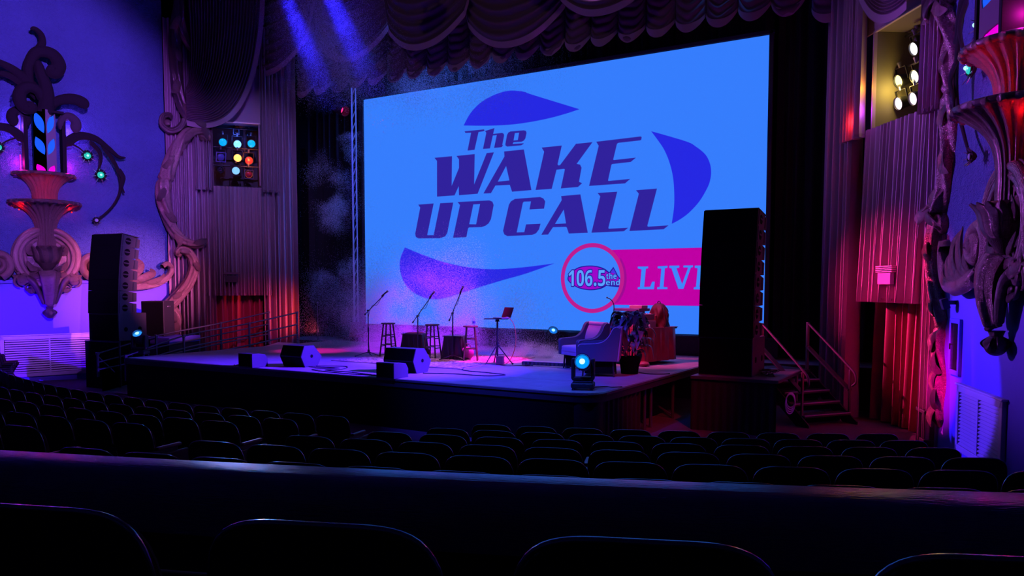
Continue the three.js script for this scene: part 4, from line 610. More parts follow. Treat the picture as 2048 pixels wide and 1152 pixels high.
// left stack, on a black plinth at the foot of the ramp
{
  const tl = 0.16, P = thing('plinth', 'tall black plinth under the left loudspeaker stack', 'plinth', [-7.75, 0.1, -0.75], tl);
  part('case', box(1.1, 1.2, 1.0, -0.05, 0.6, -0.1, 0.01), M.blackMatte, P); part('edge', [box(1.17, 0.03, 0.03, 0, 1.19, 0.4), box(0.03, 1.2, 0.03, 0.57, 0.6, 0.4)], M.darkMetal, P);
  sub([-7.72, 1.3, -0.42], tl, 'black subwoofer at the bottom of the left loudspeaker stack', 1.0, 0.68, 0.85);
  lineArray([-7.72, 1.98, -0.42], tl, 7, 0.03, 0.16, 'tall curved black line array on the left subwoofer, in front of the gilded scrolls', 1.0, 0.55, 0.28);
  const b = thing('cabinet_speaker', 'black upright loudspeaker standing on a pale ledge behind the left stack', 'loudspeaker', [-8.35, 1.3, -2.35], 0.5);
  part('shell', box(0.62, 0.95, 0.6, 0, 0.475, 0, 0.015), M.black, b); part('grille', box(0.58, 0.9, 0.02, 0, 0.475, 0.305, 0.008), M.grille, b); part('handle', box(0.02, 0.04, 0.16, 0.315, 0.8, 0, 0.008), M.metal, b);
  const l = thing('ledge_platform', 'pale painted low platform under the upright loudspeaker, left of the ramp', 'platform', [-8.3, 0.1, -2.3], 0.3);
  part('top', box(1.7, 0.16, 1.3, 0, 1.12, 0, 0.01), M.dado, l); part('base', box(1.6, 1.04, 1.2, 0, 0.52, 0), M.black, l);
}
// right stack, on a cloth covered table platform
{
  const t = thing('speaker_platform', 'black skirted platform table under the right loudspeaker stack', 'platform', [7.2, 0.1, -3.65]);
  part('top', box(1.5, 0.06, 2.0, 0, 0.94, 0, 0.01), mat(0.12, 0.1, 0.12, { roughness: 0.5 }), t);
  part('front_skirt', grid(80, 2, (u, v) => [-0.74 + u * 1.48, v * 0.91, 0.98 + 0.012 * Math.sin(u * 70) * (1 - v * 0.6)]), M.blackCloth, t);
  part('left_skirt', grid(80, 2, (u, v) => [-0.74 + 0.012 * Math.sin(u * 80) * (1 - v * 0.6), v * 0.91, -0.98 + u * 1.96]), M.blackCloth, t);
  for (const x of [-0.66, 0.68]) for (const z of [-0.92, 0.92]) part('leg', cyl(0.028, 0.028, 0.92, x, 0.46, z, 8), M.rail, t);
  part('edge_strip', [box(0.025, 0.05, 2.0, 0.755, 0.94, 0), box(1.5, 0.05, 0.025, 0, 0.94, 1.005)], M.rail, t);
  sub([6.98, 1.07, -2.92], 0, 'black subwoofer at the bottom of the right loudspeaker stack', 0.97, 0.68, 0.85);
  lineArray([6.98, 1.75, -2.92], 0, 8, 0.02, 0.17, 'tall black line array on the right subwoofer, standing in front of the screen edge', 0.97, 0.62, 0.285);
  const c = thing('cable_coil', 'coil of pale cable hanging at the back corner of the right platform', 'cable', [7.98, 0.62, -3.6]);
  for (let i = 0; i < 4; i++) part('loop', new THREE.TorusGeometry(0.11 + i * 0.012, 0.011, 6, 28).scale(0.7, 1.2, 1).rotateY(0.5 + i * 0.12).translate(0, -i * 0.02, i * 0.02), M.white, c);
  const k = thing('cable_heap', 'small heap of cables and adapters on the right platform behind the subwoofer', 'cables', [7.66, 1.07, -3.3]);
  const r = rng(77); for (let i = 0; i < 5; i++) { const p = []; for (let j = 0; j < 9; j++) p.push([(r() - 0.5) * 0.34, 0.015 + r() * 0.09, (r() - 0.5) * 0.6]); part('cable', tube(p, 0.009, 60, 6), i === 2 ? M.white : M.cable, k); }
}
// stairs down from the stage on the right, with two sloping handrails
{
  const a = Math.atan2(-0.6, 0.8), t = thing('stage_stairs', 'dark stage stairs with two sloping handrails, right of the loudspeaker platform', 'stairs', [7.55, 0.1, -5.05], a);   // local x runs down the stairs, z across
  part('landing', box(0.9, 0.08, 1.2, -0.4, 0.86, 0, 0.01), M.deckBase, t);
  for (let i = 0; i < 4; i++) { const x = 0.22 + i * 0.27, y = 0.72 - i * 0.18; part('tread', box(0.3, 0.04, 1.1, x, y, 0, 0.008), M.deckBase, t); part('nosing', box(0.03, 0.015, 1.08, x + 0.14, y + 0.022, 0), mat(0.35, 0.33, 0.36, { roughness: 0.5 }), t); part('riser', box(0.02, 0.16, 1.08, x - 0.12, y - 0.08, 0), M.blackMatte, t); }
  for (const z of [-0.56, 0.56]) { part('stringer', plate([[-0.05, 0.7], [0.1, 0.86], [1.32, 0.05], [1.32, -0.08], [1.1, -0.08]], 0.03, 0).translate(0, 0, z - 0.015), M.deckBase, t);
    part('handrail', tube([[0.0, 1.82, z], [0.35, 1.58, z], [0.75, 1.3, z], [1.1, 1.05, z], [1.25, 0.92, z], [1.27, 0.78, z], [1.18, 0.7, z]], 0.022, 50, 8), M.rail, t); part('post', box(0.05, 1.0, 0.05, 0, 1.34, z, 0.006), M.rail, t); part('post', box(0.04, 0.8, 0.04, 1.12, 0.6, z, 0.006), M.rail, t);
    part('mid_rail', bar([0, 1.36, z], [1.12, 0.62, z], 0.03, 0.1), M.rail, t); }
}
// sloping ramp up the left side of the stage with two railings
{
  const t = thing('access_ramp', 'long dark access ramp rising along the left edge of the stage', 'ramp', [-6.72, 0, -2.8]);
  const s = [[2.75, 0.12], [-2.75, 0.97]];
  part('deck', grid(2, 12, (u, v) => [lerp(-0.5, 0.5, u), lerp(s[0][1], s[1][1], v), lerp(s[0][0], s[1][0], v), u, v * 5]), M.deck, t);
  part('side', [plate([[-2.75, 0.1], [2.75, 0.1], [2.75, 0.12], [-2.75, 0.95]], 0.03, 0).rotateY(-PI / 2).scale(1, 1, -1).translate(0.5, 0, 0), plate([[-2.75, 0.1], [2.75, 0.1], [2.75, 0.12], [-2.75, 0.95]], 0.03, 0).rotateY(-PI / 2).scale(1, 1, -1).translate(-0.5, 0, 0)], M.blackMatte, t);
  const railing = (x, pts, label) => { // pts: [z, deck height, top height]
    const r = thing('railing', label, 'railing', [x, 0, 0]);
    for (const [z, b, top] of pts) part('post', box(0.045, top - b + 0.02, 0.045, 0, (b + top) / 2, z, 0.006), M.rail, r);
    for (const k of [1, 0.62, 0.3]) part('rail', tube(pts.map(([z, b, top]) => [0, lerp(b, top, k), z]), 0.021, 60, 8), M.rail, r);
    for (const [z, b, top] of pts) part('fitting', box(0.07, 0.07, 0.07, 0, top, z, 0.012), M.rail, r);
    part('end_brace', rod([0, pts[0][2] - 0.06, pts[0][0]], [0, pts[0][1] + 0.06, pts[0][0] - 0.42], 0.014), M.rail, r); return r;
  };
  railing(-6.2, [[0.0, 0.45, 1.02], [-1.56, 0.6, 1.41], [-3.6, 0.8, 1.64], [-5.33, 0.98, 1.88]], 'purple lit railing along the stage side of the ramp');
  railing(-7.15, [[0.1, 0.5, 1.05], [-1.45, 0.6, 1.38], [-3.43, 0.83, 1.63], [-5.12, 0.97, 1.88]], 'purple lit railing on the far side of the ramp, in front of the red curtains');
  const st = thing('stanchion', 'slim dark stanchion standing in the wing left of the stage curtains', 'stanchion', [-6.35, 1, -6.3]); part('pole', cyl(0.014, 0.014, 1.15, 0, 0.575, 0, 8), M.rail, st); part('base', cyl(0.12, 0.14, 0.02, 0, 0.01, 0, 18), M.rail, st); part('knob', ball(0.025, 0, 1.16, 0), M.metal, st);
}
// floor monitors: a wedge with a sloped grille, lying on the stage
function wedge(at, turn, W, H, D, label) {
  const t = thing('floor_monitor', label, 'loudspeaker', at, turn);
  const prof = [[-D * 0.32, 0.0], [D * 0.3, 0], [D / 2, H * 0.45], [D * 0.12, H], [-D * 0.34, H], [-D / 2, H * 0.5]];   // x: depth, y: height
  const g = new THREE.ExtrudeGeometry(new THREE.Shape(prof.map((p) => new THREE.Vector2(...p))), { depth: W - 0.02, bevelEnabled: true, bevelSize: 0.008, bevelThickness: 0.01, bevelSegments: 2 }); g.translate(0, 0.008, -W / 2 + 0.01); part('shell', g, M.cabinet, t);
  const a = Math.atan2(H * 0.55, -D * 0.38), mx = D * 0.31, my = H * 0.725, nx = Math.sin(a), ny = -Math.cos(a); const gl = Math.hypot(D * 0.38, H * 0.55);
  part('grille', place(box(gl * 0.92, 0.012, W - 0.05, 0, 0, 0, 0.004), mx + nx * 0.012, my + ny * 0.012, 0, 0, 0, a), M.grille, t);
  for (const [p, q] of [[prof[5], prof[4]], [prof[5], prof[0]]]) { const dx = q[0] - p[0], dy = q[1] - p[1], l = Math.hypot(dx, dy); part('rear_panel', place(box(l * 0.94, 0.01, W - 0.03), (p[0] + q[0]) / 2 - Math.abs(dy) / l * 0.012, (p[1] + q[1]) / 2 + 0.008 + (dy > 0 ? 1 : -1) * Math.abs(dx) / l * 0.012, 0, 0, 0, Math.atan2(dy, dx)), M.grille, t); }
  for (const q of [-1, 1]) part('handle_cup', place(new THREE.CylinderGeometry(0.035, 0.035, 0.012, 16), 0, H * 0.52, q * W / 2, PI / 2), M.blackMatte, t);
  return t;
}
wedge([-1.25, 1, -0.72], PI / 2, 0.62, 0.42, 0.56, 'large black floor monitor wedge behind the small one at the front left of the stage');
wedge([1.34, 1, -1.0], PI / 2, 0.74, 0.45, 0.54, 'largest black floor monitor wedge in front of the rug');
function smallBox(at, turn, label) {
  const t = thing('front_fill_speaker', label, 'loudspeaker', at, turn), g = new THREE.ExtrudeGeometry(new THREE.Shape([[-0.19, 0], [0.2, 0], [0.2, 0.27], [0.05, 0.27], [-0.13, 0.24], [-0.19, 0.15]].map((p) => new THREE.Vector2(...p))), { depth: 0.4, bevelEnabled: true, bevelSize: 0.008, bevelThickness: 0.008, bevelSegments: 2 }); g.translate(0, 0.008, -0.2);
  part('shell', g, M.cabinet, t); part('grille', box(0.014, 0.24, 0.37, 0.212, 0.145, 0, 0.004), M.grille, t); part('rear_plate', box(0.006, 0.12, 0.16, -0.19, 0.08, 0), M.darkMetal, t);
}
smallBox([-1.95, 1, -0.08], -PI / 2, 'small black front fill speaker at the stage lip, left of the wedges');
smallBox([1.72, 1, -0.1], -PI / 2, 'small black front fill speaker at the stage lip, before the largest wedge');

// ------------------------------------------------------------------ things on the stage
// patterned rug
{
  const c = document.createElement('canvas'); c.width = 1024; c.height = 950; const q = c.getContext('2d'), r = rng(9);
  q.fillStyle = '#a8988a'; q.fillRect(0, 0, 1024, 950);
  for (let i = 0; i < 2600; i++) { q.fillStyle = ['#cbb8a8', '#3c2420', '#8a3b30', '#b89a80', '#2c2a3c', '#e2d4c6'][r() * 6 | 0]; const x = r() * 1024, y = r() * 950, s = 4 + r() * 11; q.beginPath(); q.ellipse(x, y, s, s * (0.3 + 0.5 * r()), r() * 3, 0, 2 * PI); q.fill(); }
  for (const [k, col] of [[10, '#c9b5a4'], [34, '#4a2a26'], [64, '#cbb7a6']]) { q.strokeStyle = col; q.lineWidth = 9; q.strokeRect(k, k, 1024 - 2 * k, 950 - 2 * k); }
  const tx = new THREE.CanvasTexture(c); tx.colorSpace = THREE.SRGBColorSpace;
  const t = thing('rug', 'patterned pale rug under the stools and microphone stands', 'rug', [0.25, 1.0, -3.35]);
  part('pile', grid(40, 40, (u, v) => { const x = (u - 0.5) * 3.5, z = (v - 0.5) * 2.95; return [x + 0.01 * Math.sin(z * 9), 0.012 + 0.003 * Math.sin(x * 7) * Math.cos(z * 6), z + 0.012 * Math.sin(x * 8), u, 1 - v]; }), mat(1, 1, 1, { map: tx, roughness: 1, bumpMap: rep(texFine, 10, 10), bumpScale: 0.006 }), t);
  part('binding', [box(3.5, 0.014, 0.03, 0, 0.007, 1.475), box(3.5, 0.014, 0.03, 0, 0.007, -1.475), box(0.03, 0.014, 2.95, 1.75, 0.007, 0), box(0.03, 0.014, 2.95, -1.75, 0.007, 0)], mat(0.3, 0.2, 0.18), t);
  const fr = []; for (let i = 0; i < 90; i++) for (const s of [-1, 1]) fr.push(box(0.06, 0.004, 0.008, s * 1.78, 0.004, -1.46 + i * 0.0325)); const f = part('fringe', fr, mat(0.7, 0.62, 0.55), t); f.userData.kind = 'stuff';
}
// bar stools
{
  const t = thing('bar_stool', 'dark wooden bar stool beside the leftmost microphone stand', 'stool', [-1.24, 1.014, -3.5], 0.3);
  part('seat', new THREE.LatheGeometry([[0, 0.735], [0.14, 0.735], [0.165, 0.742], [0.17, 0.755], [0.16, 0.768], [0.08, 0.764], [0, 0.762]].map((p) => new THREE.Vector2(...p)), 28), M.wood, t);
  const leg = (i, y) => { const a = PI / 4 + i * PI / 2, k = lerp(0.215, 0.12, y / 0.74); return [Math.cos(a) * k, y, Math.sin(a) * k]; };
  for (let i = 0; i < 4; i++) { part('leg', rod(leg(i, 0), leg(i, 0.74), 0.019, 10, 0.017), M.wood, t); part('rung', rod(leg(i, i % 2 ? 0.22 : 0.26), leg(i + 1, i % 2 ? 0.22 : 0.26), 0.011), M.wood, t); part('rung', rod(leg(i, i % 2 ? 0.44 : 0.48), leg(i + 1, i % 2 ? 0.44 : 0.48), 0.011), M.wood, t); }
  copyOf(t, [0.03, 1.014, -3.55], 0.15, 'dark wooden bar stool between the two draped boxes');
  copyOf(t, [1.18, 1.014, -3.42], 0.55, 'dark wooden bar stool nearest the laptop stand, with a bottle on it');
  const b = thing('water_bottle', 'small clear blue lit water bottle lying on the stool nearest the laptop', 'bottle', [1.28, 1.78, -3.4], 0.4);
  part('body', new THREE.LatheGeometry([[0, 0], [0.03, 0.0], [0.032, 0.02], [0.032, 0.13], [0.014, 0.17], [0.012, 0.19]].map((p) => new THREE.Vector2(...p)), 18), new THREE.MeshPhysicalMaterial({ color: rgb(0.8, 0.9, 1), roughness: 0.1, transmission: 0.9, thickness: 0.0, side: THREE.DoubleSide }), b); part('cap', cyl(0.015, 0.015, 0.02, 0, 0.2, 0, 12), M.white, b); part('label', new THREE.CylinderGeometry(0.0328, 0.0328, 0.05, 18, 1, true).translate(0, 0.08, 0), mat(0.05, 0.2, 0.6), b);
}
// boxes draped in black satin, used as side tables
function drapedBox(at, w, h, d, seed, label) {
  const t = thing('draped_table', label, 'side table', at, 0.25), r = rng(seed), k1 = 5 + r() * 2, k2 = r() * 6;
  part('cloth', grid(96, 16, (u, v) => { const a = u * 2 * PI, c = Math.cos(a), s = Math.sin(a), q = Math.pow(Math.pow(Math.abs(c), 5) + Math.pow(Math.abs(s), 5), -0.2); const e = 1 - v, fold = 0.03 * e * Math.sin(a * k1 * 2 + k2 + e * 1.6) + 0.016 * e * Math.sin(a * 17 + e * 3); return [c * q * (w / 2 + fold + 0.035 * e), v * h, s * q * (d / 2 + fold + 0.035 * e), u * 3, v]; }), M.blackSatin, t);
  part('top', box(w * 1.0, 0.02, d * 1.0, 0, h - 0.004, 0, 0.01), M.blackSatin, t);
  return t;
}
drapedBox([-0.84, 1.014, -4.0], 0.52, 0.5, 0.45, 3, 'low table draped in black satin between the two left stools');
drapedBox([0.62, 1.014, -3.62], 0.46, 0.52, 0.42, 4, 'low table draped in black satin behind the right microphone stand');
{
  const t = thing('tray', 'small shallow tray with red papers on the left draped table', 'tray', [-0.84, 1.515, -4.0], 0.2); part('dish', box(0.4, 0.015, 0.26, 0, 0.012, 0, 0.006), mat(0.35, 0.1, 0.12), t); part('paper', [box(0.2, 0.008, 0.14, -0.05, 0.026, 0.02), place(box(0.16, 0.008, 0.12), 0.1, 0.03, -0.03, 0, 0.5)], mat(0.6, 0.08, 0.1), t);
  const b = thing('bag', 'small soft purple bag on the rug beside the rightmost stool', 'bag', [0.95, 1.014, -3.62], 0.3); part('body', new THREE.SphereGeometry(0.16, 18, 12).scale(1, 0.9, 0.7).translate(0, 0.14, 0), mat(0.2, 0.08, 0.2), b); part('handle', new THREE.TorusGeometry(0.08, 0.01, 6, 20, PI).translate(0, 0.27, 0), mat(0.1, 0.05, 0.1), b);
}
// microphone stands with booms
function micStand(at, turn, h, boom, tail, label) {
  const t = thing('microphone_stand', label, 'microphone stand', at, turn);
  for (let i = 0; i < 3; i++) { const a = i * 2 * PI / 3 + 0.5; part('leg', rod([0, 0.1, 0], [Math.cos(a) * 0.33, 0.012, Math.sin(a) * 0.33], 0.009), M.darkMetal, t); part('foot', ball(0.015, Math.cos(a) * 0.33, 0.014, Math.sin(a) * 0.33, 8), M.black, t); }
  part('leg_hub', cyl(0.022, 0.026, 0.08, 0, 0.11, 0, 12), M.darkMetal, t); part('pole', cyl(0.011, 0.011, h - 0.1, 0, (h + 0.1) / 2, 0, 10), M.darkMetal, t); part('clutch', [cyl(0.018, 0.018, 0.1, 0, h * 0.58, 0, 10), cyl(0.03, 0.03, 0.03, 0, h, 0, 12)], M.darkMetal, t);
  part('knob', place(cyl(0.02, 0.02, 0.03, 0, 0, 0, 10), 0, h, 0.03, PI / 2), M.black, t);
  const e = [boom[0], h + boom[1], 0], b0 = [-tail[0], h - tail[1], 0];
  part('boom', rod(b0, e, 0.009), M.darkMetal, t); part('counterweight', rod(b0, [lerp(b0[0], 0, 0.25), lerp(b0[1], h, 0.25), 0], 0.018, 10), M.black, t);
  const l = Math.hypot(boom[0], boom[1]), d = [boom[0] / l, boom[1] / l];
  part('clip', rod([e[0] - d[0] * 0.01, e[1] - 0.01, 0], [e[0] + d[0] * 0.06, e[1] + d[1] * 0.06 + 0.012, 0], 0.018, 10), M.black, t);
  const m = part('microphone', rod([e[0] - d[0] * 0.02, e[1] + 0.02, 0], [e[0] + d[0] * 0.15, e[1] + d[1] * 0.12 + 0.03, 0], 0.012, 12, 0.019), M.darkMetal, t); part('grille_ball', ball(0.027, e[0] + d[0] * 0.17, e[1] + d[1] * 0.135 + 0.032, 0, 14), M.metal, m);
  part('cable', tube([[e[0], e[1] + 0.01, 0.01], [boom[0] * 0.6, h + boom[1] * 0.6 - 0.07, 0.02], [boom[0] * 0.35, h + boom[1] * 0.4, 0.015], [0.02, h - 0.1, 0.02], [0.015, h * 0.5, 0.02], [0.02, 0.2, 0.02], [0.08, 0.012, 0.08], [0.3, 0.008, 0.25]], 0.0045, 70, 5), M.cable, t);
}
micStand([-1.5, 1.012, -3.09], 0.6, 1.07, [0.33, 0.32], [0.08, 0.1], 'leftmost black microphone stand, boom leaning right, against the screen corner');
micStand([-0.2, 1.014, -3.3], 0.6, 0.96, [0.28, 0.4], [0.12, 0.16], 'middle black microphone stand, behind the largest floor wedge');
micStand([0.72, 1.014, -3.38], 0.6, 1.04, [0.17, 0.42], [0.08, 0.18], 'rightmost black microphone stand, with the steepest boom');
// laptop on a tripod stand
{
  const t = thing('tripod_stand', 'black tripod stand with a flat tray carrying the laptop', 'stand', [2.05, 1, -3.15], 0.5);
  for (let i = 0; i < 3; i++) { const a = i * 2 * PI / 3 + 0.25; part('leg', rod([0, 0.42, 0], [Math.cos(a) * 0.34, 0.01, Math.sin(a) * 0.34], 0.012), M.darkMetal, t); part('foot', ball(0.02, Math.cos(a) * 0.34, 0.018, Math.sin(a) * 0.34, 8), M.black, t); part('brace', rod([0, 0.2, 0], [Math.cos(a) * 0.18, 0.22, Math.sin(a) * 0.18], 0.007), M.darkMetal, t); }
  part('pole', [cyl(0.02, 0.02, 0.85, 0, 0.55, 0, 10), cyl(0.03, 0.03, 0.06, 0, 0.44, 0, 12)], M.darkMetal, t); part('bracket', [cyl(0.035, 0.05, 0.05, 0, 0.93, 0, 12)], M.darkMetal, t); part('tray', box(0.52, 0.015, 0.36, -0.02, 0.965, 0, 0.005), M.black, t);
  const l = thing('laptop', 'open laptop on the tripod stand, its lid dull red', 'laptop', [2.14, 1.973, -3.18], 2.75);
  part('base', box(0.33, 0.016, 0.23, 0, 0.009, 0, 0.006), mat(0.12, 0.1, 0.12, { roughness: 0.4, metalness: 0.4 }), l); part('lid', place(box(0.33, 0.23, 0.01, 0, 0.115, 0, 0.004), 0, 0.018, 0.115, 0.38), mat(0.03, 0.004, 0.008, { roughness: 0.7 }), l);
  const c = thing('hanging_cable', 'orange tinted power cable drooping from the laptop to the floor', 'cable', [2.2, 0, -3.15]); part('cord', tube([[0, 1.98, 0.02], [0.1, 1.99, -0.02], [0.2, 1.9, -0.05], [0.26, 1.6, -0.08], [0.22, 1.25, -0.05], [0.1, 1.03, 0.02], [-0.05, 1.01, 0.1]], 0.008, 70, 6), M.orange, c); part('plug', box(0.05, 0.025, 0.03, 0.08, 1.995, -0.02, 0.006), M.white, c);
  const k = thing('small_case', 'small red box on the floor between the tripod legs', 'box', [2.18, 1, -3.05], 0.3); part('case', box(0.16, 0.17, 0.12, 0, 0.085, 0, 0.01), mat(0.3, 0.06, 0.08), k); part('lid', box(0.165, 0.02, 0.125, 0, 0.17, 0, 0.006), mat(0.25, 0.05, 0.06), k);
}
// light bar on the floor
{
  const t = thing('light_bar', 'long low batten light lying on the stage, its top edge coloured pink as if lit', 'light bar', [3.22, 1, -3.22], 0.1);
  part('housing', box(1.12, 0.07, 0.09, 0, 0.055, 0, 0.012), M.black, t); part('top_cap', box(1.1, 0.012, 0.085, 0, 0.095, 0, 0.004), mat(0.75, 0.4, 0.45, { roughness: 0.4 }), t); for (let i = 0; i < 12; i++) part('lens', place(cyl(0.03, 0.03, 0.012, 0, 0, 0, 12), -0.5 + i * 0.091, 0.055, 0.048, PI / 2), mat(0.06, 0.06, 0.07, { roughness: 0.15 }), t); for (const x of [-0.45, 0.45]) part('foot', box(0.06, 0.03, 0.14, x, 0.015, 0, 0.006), M.darkMetal, t);  // the pink light on the bar is put into the cap colour
}
// moving head lamps
function movingHead(at, turn, tilt, lensCol, k, label, s = 1) {
  const t = thing('moving_head_light', label, 'stage light', at, turn); t.scale.setScalar(s);
  part('base', [box(0.36, 0.09, 0.3, 0, 0.075, 0, 0.03), box(0.3, 0.03, 0.24, 0, 0.13, 0, 0.012)], M.black, t); for (const [x, z] of [[-1, -1], [1, -1], [-1, 1], [1, 1]]) part('foot', cyl(0.025, 0.03, 0.03, x * 0.14, 0.015, z * 0.11, 10), M.black, t);
  part('yoke', [box(0.34, 0.06, 0.16, 0, 0.175, 0, 0.02), box(0.055, 0.33, 0.16, -0.155, 0.33, 0, 0.02), box(0.055, 0.33, 0.16, 0.155, 0.33, 0, 0.02)], M.black, t);
  const h = new THREE.Group(); h.name = 'head'; h.position.y = 0.42; h.rotation.x = -tilt; t.add(h);
  part('shell', [new THREE.LatheGeometry([[0, -0.16], [0.09, -0.155], [0.115, -0.1], [0.118, 0.05], [0.125, 0.1], [0.128, 0.16], [0.11, 0.165], [0.105, 0.13]].map((p) => new THREE.Vector2(...p)), 26).rotateX(PI / 2)], M.black, h);
  part('lens', new THREE.SphereGeometry(0.2, 24, 6, 0, 2 * PI, 0, 0.54).rotateX(PI / 2).translate(0, 0, -0.04), M.gel(...lensCol, k), h, 'glowing blue lens');
  part('lens_core', new THREE.SphereGeometry(0.045, 14, 10).scale(1, 1, 0.4).translate(0, 0, 0.165), M.gel(0.4, 0.9, 1.2, 1.6 * k), h);
  part('display', box(0.12, 0.04, 0.006, 0, 0.08, 0.152), mat(0.03, 0.03, 0.05, { roughness: 0.1 }), t);
  t.updateMatrixWorld(true); const q = new THREE.Vector3(0, 0, 0.22).applyMatrix4(h.matrixWorld); glow(label, q.toArray(), [0.02, 0.2, 1], 0.35 * k, 2);
}
movingHead([5.42, 1, -0.4], 0.35, 0.25, [0.0, 0.28, 1], 1.2, 'moving head light glowing blue at the front right corner of the stage', 1.02);
movingHead([1.32, 1, -6.95], 0.75, 0.7, [0.0, 0.22, 0.9], 0.8, 'small moving head light glowing blue on the floor below the screen', 1.0);
movingHead([-6.28, 1, -0.42], 0.5, 0.85, [0.03, 0.35, 1], 0.9, 'moving head light glowing blue at the front left corner of the stage', 1.0);
// upholstered armchairs
function armchair(at, turn, label) {
  const t = thing('armchair', label, 'armchair', at, turn);    // faces local +z
  const W = 0.74, D = 0.76;
  part('plinth', box(W - 0.16, 0.28, D - 0.18, 0, 0.2, -0.02, 0.02), M.blackMatte, t);
  for (const [x, z] of [[-1, -1], [1, -1], [-1, 1], [1, 1]]) part('leg', rod([x * (W / 2 - 0.07), 0, z * (D / 2 - 0.07)], [x * (W / 2 - 0.09), 0.34, z * (D / 2 - 0.1)], 0.016, 8, 0.024), M.black, t);
  const side = new THREE.Shape(); side.moveTo(D / 2, 0.32); side.lineTo(D / 2 + 0.01, 0.6); side.quadraticCurveTo(D / 2, 0.645, D / 2 - 0.06, 0.645); side.lineTo(0.02, 0.66); side.quadraticCurveTo(-0.18, 0.69, -0.26, 0.9); side.quadraticCurveTo(-0.3, 0.98, -0.36, 0.985); side.lineTo(-0.43, 0.96); side.lineTo(-0.36, 0.32); side.closePath();
  for (const q of [-1, 1]) {
    const g = new THREE.ExtrudeGeometry(side, { depth: 0.07, bevelEnabled: true, bevelSize: 0.012, bevelThickness: 0.012, bevelSegments: 3, curveSegments: 10 }); g.rotateY(-PI / 2); g.translate(q * (W / 2 - 0.035) + 0.035, 0, 0);
    const s = part('side', g, M.upholsteryDark, t); const p = side.getPoints(10).map((v) => [q * (W / 2 + 0.005), v.y, v.x]); part('piping', tube(p.slice(1, -2), 0.009, 70, 6), M.piping, s);
  }
  part('seat_cushion', box(W - 0.16, 0.15, D - 0.12, 0, 0.43, 0.07, 0.05), M.upholstery, t); part('front_rail', box(W - 0.02, 0.12, 0.05, 0, 0.36, D / 2 - 0.03, 0.015), M.upholstery, t);
  part('backrest', grid(16, 16, (u, v) => { const x = (u - 0.5) * (W - 0.1); return [x, 0.42 + v * 0.56 * (1 - 0.12 * (2 * u - 1) ** 2), -0.24 - 0.1 * v - 0.05 * (1 - (2 * u - 1) ** 2) + 0.05 * Math.sin(v * PI), u, v]; }), M.upholstery, t);
  part('back_shell', place(box(W + 0.0, 0.68, 0.05, 0, 0.34, 0, 0.022), 0, 0.31, -0.38, -0.09), M.upholstery, t); part('top_roll', place(cyl(0.045, 0.045, W - 0.08, 0, 0, 0, 14), 0, 0.96, -0.39, 0, 0, PI / 2), M.upholstery, t);
  const pp = []; for (let i = 0; i <= 10; i++) pp.push([lerp(-W / 2 + 0.06, W / 2 - 0.06, i / 10), 0.99, -0.37]); part('top_piping', tube(pp, 0.008, 20, 6), M.piping, t);
  t.scale.setScalar(0.93); return t;
}
armchair([4.78, 1, -2.4], -1.22, 'dark sided purple armchair nearest the stage edge, seen from its side');
armchair([4.0, 1, -3.3], -0.5, 'purple armchair behind the other one, its violet lit seat back showing');
// potted plant between chair and table
{
  const t = thing('potted_plant', 'bushy dark leafed potted plant between the armchairs and the red table', 'plant', [5.15, 1, -2.95]), r = rng(31);
  part('pot', new THREE.LatheGeometry([[0, 0], [0.16, 0], [0.2, 0.3], [0.21, 0.32], [0.18, 0.32], [0.17, 0.28], [0, 0.28]].map((p) => new THREE.Vector2(...p)), 24), M.blackMatte, t);
  for (let i = 0; i < 9; i++) { const a = r() * 6.28, d = 0.05 + r() * 0.14; part('stem', rod([Math.cos(a) * 0.05, 0.28, Math.sin(a) * 0.05], [Math.cos(a) * d, 0.85 + r() * 0.25, Math.sin(a) * d], 0.008), M.wood, t); }
  const mk = (l, w, bend) => grid(4, 8, (u, v) => { const c = u * 2 - 1, ww = w * Math.pow(Math.sin(PI * clamp(v * 0.93 + 0.05, 0, 1)), 0.8); return [c * ww, l * (v * 0.8) - bend * v * v * l, Math.abs(c) * ww * 0.35 + l * 0.75 * Math.sin(v * 1.4) * 0.7, u, v]; });
  const geos = [mk(0.3, 0.04, 0.8), mk(0.36, 0.046, 1.05), mk(0.24, 0.045, 0.6), mk(0.4, 0.05, 1.25)];
  const ms = [M.leaf, mat(0.07, 0.08, 0.07, { roughness: 0.3 }), mat(0.24, 0.2, 0.22, { roughness: 0.35 })];
  for (let i = 0; i < 230; i++) { const a = r() * 2 * PI, y = 0.3 + 0.82 * Math.pow(r(), 0.8), R = (0.1 + 0.12 * Math.sin(PI * clamp((y - 0.2) / 1.0, 0, 1))) * (0.5 + 0.7 * r()); const o = part('leaf', geos[i % 4], ms[i % 3], t); o.position.set(Math.cos(a) * R, y, Math.sin(a) * R); o.rotation.set((r() - 0.5) * 0.7, PI / 2 - a + (r() - 0.5) * 0.8, (r() - 0.5) * 0.7); o.scale.setScalar(0.75 + 0.5 * r()); }
}
